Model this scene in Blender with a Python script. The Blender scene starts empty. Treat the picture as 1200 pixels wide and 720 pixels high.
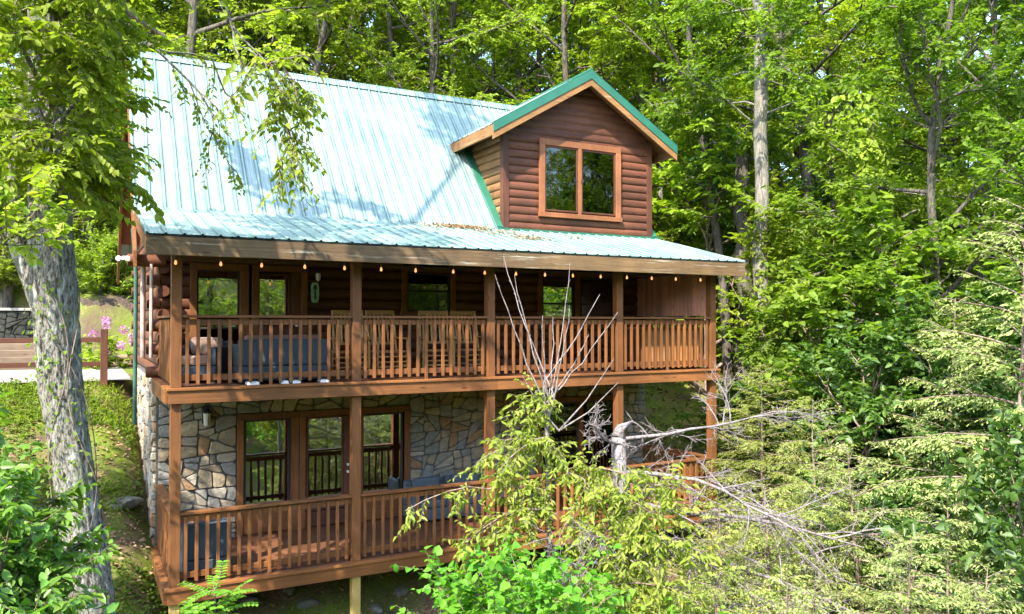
import bpy, math, random
import numpy as np
from mathutils import Vector

# ------------------------------------------------------------------ camera, sky, sun, exposure
C = bpy.context.scene.collection
S = bpy.context.scene
CAM = np.array([-1.087, -11.979, 3.657]); YAW = math.radians(28.295); PITCH = math.radians(1.136); FOC = 935.8
cd = bpy.data.cameras.new('camera'); cam = bpy.data.objects.new('camera', cd); C.objects.link(cam)
cd.sensor_width = 36; cd.lens = FOC / 1200 * 36; cd.clip_start = .1; cd.clip_end = 900
cam.location = CAM; cam.rotation_euler = (math.pi / 2 + PITCH, 0, -YAW); S.camera = cam
TO_SUN = Vector((-.56, -.40, .73)).normalized()
wd = bpy.data.worlds.new('World'); S.world = wd; wd.use_nodes = True
wn = wd.node_tree; wn.nodes.clear()
wo = wn.nodes.new('ShaderNodeOutputWorld'); wb = wn.nodes.new('ShaderNodeBackground'); ws = wn.nodes.new('ShaderNodeTexSky')
ws.sky_type = 'NISHITA'; ws.sun_disc = False; ws.sun_elevation = math.asin(TO_SUN.z)
ws.sun_rotation = math.atan2(TO_SUN.x, TO_SUN.y); wb.inputs[1].default_value = .15
wn.links.new(ws.outputs[0], wb.inputs[0]); wn.links.new(wb.outputs[0], wo.inputs[0])
sd = bpy.data.lights.new('sun', 'SUN'); sd.energy = 2.35; sd.angle = math.radians(.5); sd.color = (1, .93, .80)
so = bpy.data.objects.new('sun', sd); C.objects.link(so); so.rotation_euler = TO_SUN.to_track_quat('Z', 'Y').to_euler()
S.view_settings.view_transform = 'Standard'; S.view_settings.look = 'None'
S.view_settings.exposure = 2.75; S.view_settings.gamma = 1
cy = S.cycles
cy.max_bounces = 6; cy.diffuse_bounces = 4; cy.glossy_bounces = 3; cy.transmission_bounces = 4; cy.transparent_max_bounces = 6
cy.use_denoising = True; cy.sample_clamp_indirect = 6; cy.caustics_reflective = False; cy.caustics_refractive = False

FW = np.array([math.sin(YAW) * math.cos(PITCH), math.cos(YAW) * math.cos(PITCH), math.sin(PITCH)])
RT = np.array([math.cos(YAW), -math.sin(YAW), 0]); UP = np.cross(RT, FW)
def at(x, y, d):
    """survey helper: the point seen at photo pixel x, y at d metres (level distance) from the survey station"""
    D = FW + RT * (x - 600) / FOC - UP * (y - 360) / FOC
    return CAM + D / math.hypot(D[0], D[1]) * d

# ------------------------------------------------------------------ materials
def mat(name):
    m = bpy.data.materials.new(name); m.use_nodes = True
    nt = m.node_tree; nt.nodes.clear()
    o = nt.nodes.new('ShaderNodeOutputMaterial')
    return m, nt, o
def node(nt, t, **k):
    n = nt.nodes.new(t)
    for a, v in k.items():
        if a.startswith('i_'):
            key = a[2:]; key = int(key) if key.isdigit() else key.replace('_', ' ')
            n.inputs[key].default_value = v
        else: setattr(n, a, v)
    return n
def ramp(nt, stops):
    r = nt.nodes.new('ShaderNodeValToRGB'); e = r.color_ramp.elements
    while len(e) < len(stops): e.new(.5)
    for q, (p, c) in zip(e, stops): q.position = p; q.color = (*c, 1)
    return r
def mixc(nt, a, b, f, mode='MIX'):
    m = nt.nodes.new('ShaderNodeMix'); m.data_type = 'RGBA'; m.blend_type = mode
    for s, v in ((0, f), (6, a), (7, b)):
        if isinstance(v, bpy.types.NodeSocket): nt.links.new(v, m.inputs[s])
        else: m.inputs[s].default_value = v if s == 0 else (*v, 1)
    return m.outputs[2]
def noise(nt, vec, scale, detail=4, rough=.55):
    n = node(nt, 'ShaderNodeTexNoise'); n.inputs['Scale'].default_value = scale
    n.inputs['Detail'].default_value = detail; n.inputs['Roughness'].default_value = rough
    nt.links.new(vec, n.inputs['Vector']); return n.outputs[0]
def coords(nt, sc=(1, 1, 1)):
    t = node(nt, 'ShaderNodeTexCoord'); m = node(nt, 'ShaderNodeMapping'); m.inputs['Scale'].default_value = sc
    nt.links.new(t.outputs['Object'], m.inputs[0]); return m.outputs[0]
def finish(nt, o, col, rough=.6, bump=None, bs=.3, bd=.01, spec=.4, metal=0):
    b = node(nt, 'ShaderNodeBsdfPrincipled')
    if isinstance(col, bpy.types.NodeSocket): nt.links.new(col, b.inputs['Base Color'])
    else: b.inputs['Base Color'].default_value = (*col, 1)
    if isinstance(rough, bpy.types.NodeSocket): nt.links.new(rough, b.inputs['Roughness'])
    else: b.inputs['Roughness'].default_value = rough
    b.inputs['Specular IOR Level'].default_value = spec; b.inputs['Metallic'].default_value = metal
    if bump is not None:
        bn = node(nt, 'ShaderNodeBump'); bn.inputs['Strength'].default_value = bs; bn.inputs['Distance'].default_value = bd
        nt.links.new(bump, bn.inputs['Height']); nt.links.new(bn.outputs[0], b.inputs['Normal'])
    nt.links.new(b.outputs[0], o.inputs[0]); return b
def island(nt):
    return node(nt, 'ShaderNodeNewGeometry').outputs['Random Per Island']
def wood(name, axis, dark, light, worn=None, worn_amt=.0, rough=.62, spec=.35):
    m, nt, o = mat(name)
    sc = {'x': (1.2, 22, 22), 'y': (22, 1.2, 22), 'z': (22, 22, 1.2)}[axis]
    g = noise(nt, coords(nt, sc), 1.6, 6, .65)
    r = ramp(nt, [(.3, dark), (.7, light)]); nt.links.new(g, r.inputs[0])
    big = noise(nt, coords(nt), 1.3, 3)
    rb = ramp(nt, [(.3, (.62, .62, .63)), (.7, (1.22, 1.17, 1.12))]); nt.links.new(big, rb.inputs[0])
    kv = node(nt, 'ShaderNodeTexVoronoi'); kv.inputs['Scale'].default_value = 1.0; nt.links.new(coords(nt, {'x': (1.7, 9, 9), 'y': (9, 1.7, 9), 'z': (9, 9, 1.7)}[axis]), kv.inputs[0])
    rk = ramp(nt, [(.05, (.35, .3, .28)), (.13, (1, 1, 1))]); nt.links.new(kv.outputs['Distance'], rk.inputs[0])
    r_c = mixc(nt, r.outputs[0], rk.outputs[0], 1.0, 'MULTIPLY')
    c = mixc(nt, r_c, rb.outputs[0], 1.0, 'MULTIPLY')
    ri = ramp(nt, [(0, (.70, .70, .71)), (1, (1.24, 1.2, 1.16))]); nt.links.new(island(nt), ri.inputs[0])
    c = mixc(nt, c, ri.outputs[0], 1.0, 'MULTIPLY')
    if worn:
        sc2 = tuple(a * .5 for a in sc)
        w = noise(nt, coords(nt, sc2), 1.1, 5, .7)
        rw = ramp(nt, [(.62 - worn_amt * .3, (0, 0, 0)), (.72, (1, 1, 1))]); nt.links.new(w, rw.inputs[0])
        c = mixc(nt, c, worn, rw.outputs[0])
    finish(nt, o, c, rough, g, .35, .004, spec); return m
ST_D, ST_L = (.125, .046, .0135), (.215, .090, .028)
M = {}
for ax in 'xyz':
    M['stain_' + ax] = wood('stained_wood_' + ax, ax, ST_D, ST_L)
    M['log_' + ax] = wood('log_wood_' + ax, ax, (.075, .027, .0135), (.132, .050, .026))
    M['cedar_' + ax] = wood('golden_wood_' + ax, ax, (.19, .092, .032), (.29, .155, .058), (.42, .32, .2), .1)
M['casing'] = wood('orange_casing', 'z', (.20, .075, .03), (.27, .11, .045))
M['fascia'] = wood('weathered_fascia', 'x', (.09, .055, .025), (.175, .115, .055), (.40, .37, .28), .14)
M['treated'] = wood('yellow_treated_post', 'z', (.34, .25, .07), (.46, .36, .12))
M['deck'] = wood('deck_board', 'x', (.10, .042, .02), (.17, .072, .034))
M['soffit'] = wood('soffit_board', 'y', (.13, .05, .025), (.2, .08, .035))
M['chairwood'] = wood('honey_chair_wood', 'z', (.46, .24, .08), (.58, .34, .13))
M['grey_wood'] = wood('grey_timber', 'x', (.13, .09, .06), (.25, .19, .13))
M['beadboard'] = wood('pinkish_beadboard', 'z', (.36, .17, .115), (.48, .25, .17))
M['worn_panel'] = wood('worn_orange_panel', 'z', (.27, .115, .035), (.38, .175, .055), (.55, .42, .28), .3)

def metal_roof():
    m, nt, o = mat('green_metal_roof')
    n1 = noise(nt, coords(nt, (1, 1, 1)), .9, 5, .6); n2 = noise(nt, coords(nt, (9, 1, 1)), 2.2, 5, .7)
    r1 = ramp(nt, [(.3, (.165, .25, .225)), (.7, (.27, .345, .318))]); nt.links.new(n1, r1.inputs[0])
    r2 = ramp(nt, [(.35, (.72, .76, .74)), (.62, (1.06, 1.04, 1.02))]); nt.links.new(n2, r2.inputs[0])
    c = mixc(nt, r1.outputs[0], r2.outputs[0], 1, 'MULTIPLY')
    n3 = noise(nt, coords(nt, (1.0, 2.2, 1)), 2.6, 6, .7)
    r3 = ramp(nt, [(.64, (0, 0, 0)), (.74, (1, 1, 1))]); nt.links.new(n3, r3.inputs[0])
    c = mixc(nt, c, (.16, .22, .18), r3.outputs[0])
    # rib shade painted in: thin dark lines every rib pitch, broken up by noise
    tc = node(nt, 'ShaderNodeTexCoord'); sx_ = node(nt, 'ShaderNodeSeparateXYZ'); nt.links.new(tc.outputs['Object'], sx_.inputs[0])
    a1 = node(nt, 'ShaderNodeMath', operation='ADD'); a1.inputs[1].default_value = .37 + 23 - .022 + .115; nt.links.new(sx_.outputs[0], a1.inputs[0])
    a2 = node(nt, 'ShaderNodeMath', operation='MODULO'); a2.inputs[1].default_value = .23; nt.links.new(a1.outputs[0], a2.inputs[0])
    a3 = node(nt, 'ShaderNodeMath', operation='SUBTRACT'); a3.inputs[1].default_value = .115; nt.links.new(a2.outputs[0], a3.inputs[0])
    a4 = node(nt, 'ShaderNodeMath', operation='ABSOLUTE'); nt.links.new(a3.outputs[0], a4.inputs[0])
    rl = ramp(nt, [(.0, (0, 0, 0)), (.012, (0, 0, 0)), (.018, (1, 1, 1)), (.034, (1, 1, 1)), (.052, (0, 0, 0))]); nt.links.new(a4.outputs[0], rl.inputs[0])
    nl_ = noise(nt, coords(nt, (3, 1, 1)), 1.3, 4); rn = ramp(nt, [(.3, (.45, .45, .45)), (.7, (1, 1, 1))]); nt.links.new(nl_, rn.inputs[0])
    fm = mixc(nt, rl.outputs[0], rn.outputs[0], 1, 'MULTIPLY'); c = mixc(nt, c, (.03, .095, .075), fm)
    rr = ramp(nt, [(.3, (.26, .26, .26)), (.7, (.46, .46, .46))]); nt.links.new(n2, rr.inputs[0])
    b = finish(nt, o, c, rr.outputs[0], n2, .12, .004, .9); return m
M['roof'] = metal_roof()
def plain(name, col, rough=.6, spec=.4, metal=0, var=.25, scale=6, bs=.2):
    m, nt, o = mat(name)
    n = noise(nt, coords(nt), scale, 5)
    r = ramp(nt, [(.3, tuple(c * (1 - var) for c in col)), (.7, tuple(min(1, c * (1 + var)) for c in col))]); nt.links.new(n, r.inputs[0])
    finish(nt, o, r.outputs[0], rough, n, bs, .006, spec, metal); return m
M['trim_green'] = plain('green_metal_trim', (.018, .115, .07), .4, .6, 0, .15, 3)
M['pipe_green'] = plain('green_downspout_paint', (.03, .085, .065), .4)
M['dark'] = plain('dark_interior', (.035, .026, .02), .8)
M['black'] = plain('black_metal', (.02, .02, .02), .45)
M['white'] = plain('white_plastic', (.75, .73, .72), .4)
M['blind'] = plain('cream_blind', (.42, .40, .34), .6)
M['cushion'] = plain('tan_pink_cushion', (.26, .17, .135), .85, .2, 0, .1)
M['cushion_white'] = plain('pale_cushion', (.62, .62, .60), .85, .2, 0, .08)
M['sign'] = plain('mint_plate', (.30, .52, .36), .4, .5, 0, .3, 14)
M['concrete'] = plain('pale_concrete_path', (.30, .28, .255), .85, .2, 0, .18, 3)
M['rock'] = plain('grey_rock', (.13, .125, .10), .9, .2, 0, .4, 5, .6)
M['mulch'] = plain('dark_mulch', (.06, .045, .035), .95, .1, 0, .5, 18, .8)
M['mortar'] = plain('dark_mortar', (.10, .095, .085), .95, .1, 0, .25, 20)
def wicker(name, col):
    m, nt, o = mat(name)
    t = coords(nt)
    w1 = node(nt, 'ShaderNodeTexWave'); w1.inputs['Scale'].default_value = 22; w1.bands_direction = 'Z'; nt.links.new(t, w1.inputs[0])
    w2 = node(nt, 'ShaderNodeTexWave'); w2.inputs['Scale'].default_value = 14; w2.bands_direction = 'X'; nt.links.new(t, w2.inputs[0])
    h = mixc(nt, w1.outputs[0], w2.outputs[0], .5)
    c = mixc(nt, tuple(a * .6 for a in col), tuple(a * 1.2 for a in col), h)
    finish(nt, o, c, .55, h, .6, .006); return m
M['wicker'] = wicker('slate_blue_wicker', (.038, .062, .082))
M['wicker_grey'] = wicker('grey_blue_wicker', (.085, .11, .13))
def glass(name, base, tint):
    m, nt, o = mat(name)
    fr = node(nt, 'ShaderNodeFresnel'); fr.inputs[0].default_value = 1.9
    ad = node(nt, 'ShaderNodeMath', operation='ADD', use_clamp=True); ad.inputs[1].default_value = base; nt.links.new(fr.outputs[0], ad.inputs[0])
    t = node(nt, 'ShaderNodeBsdfTransparent'); t.inputs[0].default_value = (tint, tint * 1.05, tint, 1)
    g = node(nt, 'ShaderNodeBsdfGlossy'); g.inputs['Roughness'].default_value = .015; g.inputs[0].default_value = (.95, 1, .95, 1)
    n = noise(nt, coords(nt), 1.4, 2); bn = node(nt, 'ShaderNodeBump'); bn.inputs['Strength'].default_value = .08; bn.inputs['Distance'].default_value = .02
    nt.links.new(n, bn.inputs['Height']); nt.links.new(bn.outputs[0], g.inputs['Normal'])
    mx = node(nt, 'ShaderNodeMixShader'); nt.links.new(ad.outputs[0], mx.inputs[0]); nt.links.new(t.outputs[0], mx.inputs[1]); nt.links.new(g.outputs[0], mx.inputs[2])
    nt.links.new(mx.outputs[0], o.inputs[0]); return m
M['glass'] = glass('window_glass', .34, .62); M['glass_screen'] = glass('screened_glass', -.02, .40)
def bulb():
    m, nt, o = mat('lit_bulb')
    b = finish(nt, o, (.75, .42, .2), .2); b.inputs['Emission Color'].default_value = (1, .42, .12, 1); b.inputs['Emission Strength'].default_value = .16
    return m
M['bulb'] = bulb()
def stone():
    m, nt, o = mat('field_stone')
    r = ramp(nt, [(0, (.30, .24, .165)), (.16, (.25, .22, .18)), (.30, (.36, .29, .20)), (.45, (.225, .22, .205)), (.56, (.33, .28, .21)), (.7, (.38, .34, .27)), (.82, (.30, .18, .10)), (.9, (.265, .25, .225)), (1, (.35, .27, .165))])
    r.color_ramp.interpolation = 'CONSTANT'; nt.links.new(island(nt), r.inputs[0])
    n = noise(nt, coords(nt, (1, 1, 1.8)), 7, 8, .65); rn = ramp(nt, [(.25, (.55, .55, .56)), (.5, (.95, .95, .95)), (.75, (1.3, 1.25, 1.15))]); nt.links.new(n, rn.inputs[0])
    c = mixc(nt, r.outputs[0], rn.outputs[0], 1, 'MULTIPLY')
    n2 = noise(nt, coords(nt), 16, 8, .7)
    finish(nt, o, c, .85, n2, .9, .03, .25); return m
M['stone'] = stone()
def bark(name, a, b, patch=None, pamt=.5, sc=(9, 9, 1.6), moss=None):
    m, nt, o = mat(name)
    v = coords(nt, sc); n = noise(nt, v, 2.6, 7, .7)
    r = ramp(nt, [(.40, a), (.56, b)]); nt.links.new(n, r.inputs[0]); c = r.outputs[0]
    if patch:
        n2 = noise(nt, coords(nt, (5, 5, 1.6)), 2.6, 7, .8); r2 = ramp(nt, [(pamt, (0, 0, 0)), (pamt + .1, (1, 1, 1))]); nt.links.new(n2, r2.inputs[0])
        c = mixc(nt, c, patch, r2.outputs[0])
    if moss:
        n3 = noise(nt, coords(nt, (1, 1, .5)), 1.7, 6, .7); r3 = ramp(nt, [(.56, (0, 0, 0)), (.66, (1, 1, 1))]); nt.links.new(n3, r3.inputs[0])
        c = mixc(nt, c, moss, r3.outputs[0])
    finish(nt, o, c, .9, n, .9, .03, .15); return m
M['bark'] = bark('grey_bark', (.045, .038, .03), (.24, .225, .195), (.46, .48, .44), .54, (19, 19, 5.5), (.09, .13, .03))
M['bark_forest'] = bark('brown_grey_bark', (.04, .034, .028), (.12, .105, .085), (.17, .175, .14), .62)
M['bark_pale'] = bark('pale_bark', (.10, .09, .07), (.21, .195, .165), (.27, .27, .235), .58)
M['bark_dead'] = bark('bleached_dead_wood', (.13, .105, .10), (.27, .235, .23), None, sc=(14, 14, 3))
M['bark_stem'] = bark('brown_stem', (.10, .07, .05), (.26, .20, .16))
def leaf(name, cols, trans=.4, rough=.55, spec=.22, tmul=(1.5, 1.7, .5)):
    m, nt, o = mat(name)
    r = ramp(nt, [(i / (len(cols) - 1), c) for i, c in enumerate(cols)]); nt.links.new(island(nt), r.inputs[0])
    oi = node(nt, 'ShaderNodeObjectInfo'); hs = node(nt, 'ShaderNodeHueSaturation')
    a = node(nt, 'ShaderNodeMapRange', i_3=.49, i_4=.512); b = node(nt, 'ShaderNodeMapRange', i_3=.82, i_4=1.2)
    nt.links.new(oi.outputs['Random'], a.inputs[0]); nt.links.new(a.outputs[0], hs.inputs['Hue'])
    ml = node(nt, 'ShaderNodeMath', operation='MULTIPLY'); ml.inputs[1].default_value = 7.13; fr = node(nt, 'ShaderNodeMath', operation='FRACT')
    nt.links.new(oi.outputs['Random'], ml.inputs[0]); nt.links.new(ml.outputs[0], fr.inputs[0]); nt.links.new(fr.outputs[0], b.inputs[0])
    nt.links.new(b.outputs[0], hs.inputs['Value']); nt.links.new(r.outputs[0], hs.inputs['Color']); c = hs.outputs[0]
    p = node(nt, 'ShaderNodeBsdfPrincipled'); p.inputs['Roughness'].default_value = rough; p.inputs['Specular IOR Level'].default_value = spec
    nt.links.new(c, p.inputs['Base Color'])
    t = node(nt, 'ShaderNodeBsdfTranslucent'); nt.links.new(mixc(nt, c, tmul, 1, 'MULTIPLY'), t.inputs[0])
    mx = node(nt, 'ShaderNodeMixShader'); mx.inputs[0].default_value = trans
    nt.links.new(p.outputs[0], mx.inputs[1]); nt.links.new(t.outputs[0], mx.inputs[2]); nt.links.new(mx.outputs[0], o.inputs[0]); return m
M['leaf_bright'] = leaf('bright_leaf', [(.135, .19, .016), (.19, .25, .024), (.24, .295, .032), (.16, .22, .02)], .48)
M['leaf_mid'] = leaf('mid_green_leaf', [(.085, .15, .018), (.125, .195, .024), (.16, .23, .028), (.095, .165, .02)], .48)
M['leaf_dark'] = leaf('deep_green_leaf', [(.042, .095, .018), (.068, .135, .024), (.09, .16, .03)], .4, .42, .45)
M['leaf_yellow'] = leaf('yellow_green_leaf', [(.21, .27, .03), (.27, .32, .05), (.17, .25, .028), (.30, .33, .07)], .45)
M['leaf_kudzu'] = leaf('fresh_green_leaf', [(.07, .19, .014), (.105, .245, .02), (.14, .27, .025)], .42, .5, .22)
M['leaf_dogwood'] = leaf('dogwood_leaf', [(.07, .155, .02), (.105, .205, .03), (.14, .245, .035)], .36, .42, .45)
M['hemlock'] = leaf('hemlock_needles', [(.16, .21, .05), (.225, .265, .08), (.28, .31, .105), (.12, .175, .045)], .25, .5, .35)
M['hemlock_gold'] = leaf('golden_hemlock_needles', [(.20, .24, .05), (.27, .30, .08), (.16, .22, .045)], .3)
M['litter'] = leaf('dry_brown_leaf', [(.16, .09, .05), (.26, .16, .09), (.34, .23, .14), (.12, .07, .04)], .1, .8, .15)
M['petal'] = leaf('pink_petal', [(.42, .12, .34), (.55, .25, .45), (.35, .10, .40)], .3, .6, .2, (1, 1, 1))
def ground_mat():
    m, nt, o = mat('forest_floor')
    n = noise(nt, coords(nt), 1.1, 7, .65); n2 = noise(nt, coords(nt), 14, 6, .7); n3 = noise(nt, coords(nt), .55, 5, .6)
    r = ramp(nt, [(.3, (.075, .05, .03)), (.5, (.17, .115, .068)), (.68, (.28, .195, .12))]); nt.links.new(n2, r.inputs[0])
    r2 = ramp(nt, [(.38, (0, 0, 0)), (.54, (1, 1, 1))]); nt.links.new(n, r2.inputs[0])
    c = mixc(nt, r.outputs[0], (.12, .16, .022), r2.outputs[0])
    r3 = ramp(nt, [(.55, (0, 0, 0)), (.66, (1, 1, 1))]); nt.links.new(n3, r3.inputs[0])
    c = mixc(nt, c, (.11, .08, .052), r3.outputs[0])
    finish(nt, o, c, .95, n2, .8, .06, .1); return m
M['ground'] = ground_mat()

# ------------------------------------------------------------------ mesh helpers
def tag(o, label=None, cat=None, group=None, kind=None):
    for k, v in (('label', label), ('category', cat), ('group', group), ('kind', kind)):
        if v: o[k] = v
    return o
def empty(name, loc=(0, 0, 0), rz=0, label=None, cat=None, group=None):
    o = bpy.data.objects.new(name, None); C.objects.link(o); o.location = loc; o.rotation_euler = (0, 0, rz); o.empty_display_size = .2
    return tag(o, label, cat, group)
def raw_mesh(name, V, F):
    """V (n,3) array, F (m,k) array of equal-size faces -> mesh, fast"""
    me = bpy.data.meshes.new(name); V = np.asarray(V, np.float32); F = np.asarray(F, np.int32); m, k = F.shape
    me.vertices.add(len(V)); me.vertices.foreach_set('co', V.ravel())
    me.loops.add(m * k); me.loops.foreach_set('vertex_index', F.ravel())
    me.polygons.add(m); me.polygons.foreach_set('loop_start', np.arange(0, m * k, k, dtype=np.int32))
    me.polygons.foreach_set('loop_total', np.full(m, k, np.int32))
    me.update(calc_edges=True); return me
def link(name, me, m, parent=None, smooth=False):
    if m is not None and not me.materials: me.materials.append(m)
    if smooth: me.polygons.foreach_set('use_smooth', np.ones(len(me.polygons), bool))
    o = bpy.data.objects.new(name, me); C.objects.link(o)
    if parent is not None: o.parent = parent
    return o
class MB:
    def __init__(s): s.v = []; s.f = []
    def add(s, vs, fs):
        b = len(s.v); s.v += [tuple(map(float, v)) for v in vs]; s.f += [tuple(i + b for i in f) for f in fs]
    def box(s, x0, x1, y0, y1, z0, z1):
        s.add([(x0, y0, z0), (x1, y0, z0), (x1, y1, z0), (x0, y1, z0), (x0, y0, z1), (x1, y0, z1), (x1, y1, z1), (x0, y1, z1)],
              [(0, 3, 2, 1), (4, 5, 6, 7), (0, 1, 5, 4), (1, 2, 6, 5), (2, 3, 7, 6), (3, 0, 4, 7)])
    def bar(s, p, q, w, h, up=(0, 0, 1)):
        p = Vector(p); q = Vector(q); d = (q - p).normalized(); u = Vector(up)
        a = d.cross(u)
        if a.length < 1e-4: a = d.cross(Vector((0, 1, 0)))
        a.normalize(); u = a.cross(d); a *= w / 2; u *= h / 2
        s.add([p - a - u, p + a - u, p + a + u, p - a + u, q - a - u, q + a - u, q + a + u, q - a + u],
              [(0, 1, 2, 3), (7, 6, 5, 4), (4, 5, 1, 0), (5, 6, 2, 1), (6, 7, 3, 2), (7, 4, 0, 3)])
    def tube(s, pts, rad, n=8, cap=True):
        pts = [Vector(p) for p in pts]; rad = rad if hasattr(rad, '__len__') else [rad] * len(pts)
        rings = []; prev = None
        for i, p in enumerate(pts):
            d = (pts[min(i + 1, len(pts) - 1)] - pts[max(i - 1, 0)]).normalized()
            if prev is None:
                a = d.cross(Vector((0, 0, 1)))
                if a.length < .05: a = d.cross(Vector((1, 0, 0)))
            else: a = prev - d * prev.dot(d)
            a.normalize(); prev = a; b = d.cross(a)
            rings.append([p + (a * math.cos(t) + b * math.sin(t)) * rad[i] for t in [2 * math.pi * k / n for k in range(n)]])
        vs = [v for r in rings for v in r]; fs = []
        for i in range(len(pts) - 1):
            for k in range(n):
                fs.append((i * n + k, i * n + (k + 1) % n, (i + 1) * n + (k + 1) % n, (i + 1) * n + k))
        if cap: fs += [tuple(range(n - 1, -1, -1)), tuple(range((len(pts) - 1) * n, len(pts) * n))]
        s.add(vs, fs)
    def log(s, axis, a0, a1, c, zc, hh, bulge, face, thick=.1, seg=8):
        """half-round course running along 'x' or 'y' from a0 to a1; c = wall plane; face = sign of the outward side"""
        prof = [(-thick, -hh)] + [(bulge * math.cos(t), hh * math.sin(t)) for t in np.linspace(-math.pi / 2, math.pi / 2, seg + 1)] + [(-thick, hh)]
        vs = []
        for a in (a0, a1):
            for d, z in prof:
                vs.append((a, c + face * d, zc + z) if axis == 'x' else (c + face * d, a, zc + z))
        n = len(prof)
        s.add(vs, [(k, (k + 1) % n, n + (k + 1) % n, n + k) for k in range(n)] + [tuple(range(n - 1, -1, -1)), tuple(range(n, 2 * n))])
    def prism(s, poly, axis, a0, a1):
        f = (lambda a, u, v: (a, u, v)) if axis == 'x' else (lambda a, u, v: (u, a, v))
        n = len(poly); vs = [f(a, u, v) for a in (a0, a1) for u, v in poly]
        s.add(vs, [tuple(range(n)), tuple(range(2 * n - 1, n - 1, -1))] + [(k, n + k, n + (k + 1) % n, (k + 1) % n) for k in range(n)])
    def build(s, name, m, parent=None, bevel=0, smooth=False):
        me = bpy.data.meshes.new(name); me.from_pydata(s.v, [], s.f); me.validate()
        import bmesh
        bm = bmesh.new(); bm.from_mesh(me); bmesh.ops.recalc_face_normals(bm, faces=bm.faces); bm.to_mesh(me); bm.free()
        o = link(name, me, m, parent)
        if smooth:
            me.polygons.foreach_set('use_smooth', np.ones(len(me.polygons), bool)); me.set_sharp_from_angle(angle=math.radians(50))
        if bevel:
            b = o.modifiers.new('bevel', 'BEVEL'); b.width = bevel; b.segments = 2; b.limit_method = 'ANGLE'; b.angle_limit = math.radians(40)
        return o
def copy_tree(o, parent=None):
    c = o.copy(); C.objects.link(c)
    if parent is not None: c.parent = parent
    for ch in o.children: copy_tree(ch, c)
    return c

# ------------------------------------------------------------------ terrain
def smooth(a, b, x):
    t = np.clip((x - a) / (b - a), 0, 1); return t * t * (3 - 2 * t)
def hgt(x, y):
    x = np.asarray(x, float); y = np.asarray(y, float)
    w = smooth(-.7, .5, x); yy = y - 2.1 * w
    z = np.where(yy < -16, -.5 - .42 * 16 + .12 * (yy + 16), -.5 + .42 * yy)
    z = np.minimum(z + .10 * smooth(4, 6.6, yy), 2.45)
    far = np.maximum(y - (14.0 + .2 * w), 0)
    bank = 2.0 * smooth(12.0, 13.8, y) * (1 - .6 * smooth(2, 8, x)) * smooth(-1.8, -1.2, x)
    z = z + bank + .30 * far - .0012 * np.clip(far, 0, 90) ** 2 + np.where(x < -1.5, 1.9 * smooth(14.6, 16.4, y), 0)
    z = z + .62 * np.minimum(np.maximum(-y - 30, 0), 60)
    bump = .10 * np.sin(x * 1.7 + y * .9) * np.sin(y * 1.3 - x * .6) + .05 * np.sin(x * 4.1 + 1) * np.sin(y * 3.7)
    flat = smooth(6.2, 6.75, yy) * (1 - smooth(12.0, 13.2, y))
    z = z + bump * (1 - flat)
    inside = (x > .1) & (x < 9.9) & (y > 2.5) & (y < 7.9)
    return np.where(inside, np.minimum(z, -.45), z)
def axis_coords(lo, hi, step, far):
    a = np.arange(lo, hi + 1e-6, step); o = []; d = step
    v = lo
    while v > -far: d *= 1.3; v -= d; o.append(v)
    o2 = []; d = step; v = hi
    while v < far: d *= 1.3; v += d; o2.append(v)
    return np.array(o[::-1] + list(a) + o2)
gx = axis_coords(-8, 24, .25, 320); gy = axis_coords(-12, 18, .25, 320)
X, Y = np.meshgrid(gx, gy); nx, ny = len(gx), len(gy)
idx = np.arange(nx * ny).reshape(ny, nx)
V = np.stack([X.ravel(), Y.ravel(), hgt(X, Y).ravel()], 1)
F = np.stack([idx[:-1, :-1], idx[:-1, 1:], idx[1:, 1:], idx[1:, :-1]], -1).reshape(-1, 4)
g = link('ground', raw_mesh('ground', V, F), M['ground'], None, True); tag(g, kind='structure')
mb = MB()                                   # the path to the back door
px_ = np.linspace(-12, -.15, 40)
for a, b in zip(px_[:-1], px_[1:]):
    e = lambda x, k: .12 * math.sin(x * 1.3 + k)
    mb.add([(a, 6.75 + e(a, 0), 2.462), (b, 6.75 + e(b, 0), 2.462), (b, 11.9 + e(b, 2), 2.462), (a, 11.9 + e(a, 2), 2.462)], [(0, 1, 2, 3)])
tag(mb.build('path', M['concrete']), kind='structure')

# ------------------------------------------------------------------ the cabin
H = 2.75; W = 2.4; XR = 10.0; YB = 8.0; BRK = 5.56; RY, RZ = 5.2, 8.95
cab = empty('log_cabin', (0, 0, 0), 0, 'two storey log cabin with green metal roof, dormer, two railed porches and stone base', 'cabin')
SL = (RZ - BRK) / (RY - W)
def roof_z(y): return BRK + (y - W) * SL
# --- window and door openings in the porch walls (x0, x1, z0, z1)
up_open = [(.50, 2.40, H, 4.66), (4.27, 5.33, 3.80, 4.72), (7.25, 9.27, 3.55, 4.72)]
lo_open = [(1.27, 4.42, 0, 2.09), (7.2, 9.30, 0, 2.09)]
def log_wall(name, axis, a0, a1, c, face, z0, z1, step, openings, bulge, m, parent, ext=None):
    mb = MB(); z = z0; i = 0
    while z < z1 - .02:
        h = min(step, z1 - z); zc = z + h / 2; segs = [(a0, a1)]
        for (o0, o1, b0, b1) in openings:
            if zc > b0 - .03 and zc < b1 + .03:
                segs = [t for s0, s1 in segs for t in ((s0, min(s1, o0 + .03)), (max(s0, o1 - .03), s1)) if t[1] - t[0] > .02]
        for s0, s1 in segs: mb.log(axis, s0, s1, c, zc, h / 2, bulge, face)
        z += step; i += 1
    return mb.build(name, m, parent, 0, True)
log_wall('log_wall', 'x', .05, XR - .05, W, -1, H, 5.3, .19, up_open, .055, M['log_x'], cab)
log_wall('log_wall', 'y', W + .06, YB, .05, -1, H, 5.3, .19, [], .055, M['log_y'], cab)
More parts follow.
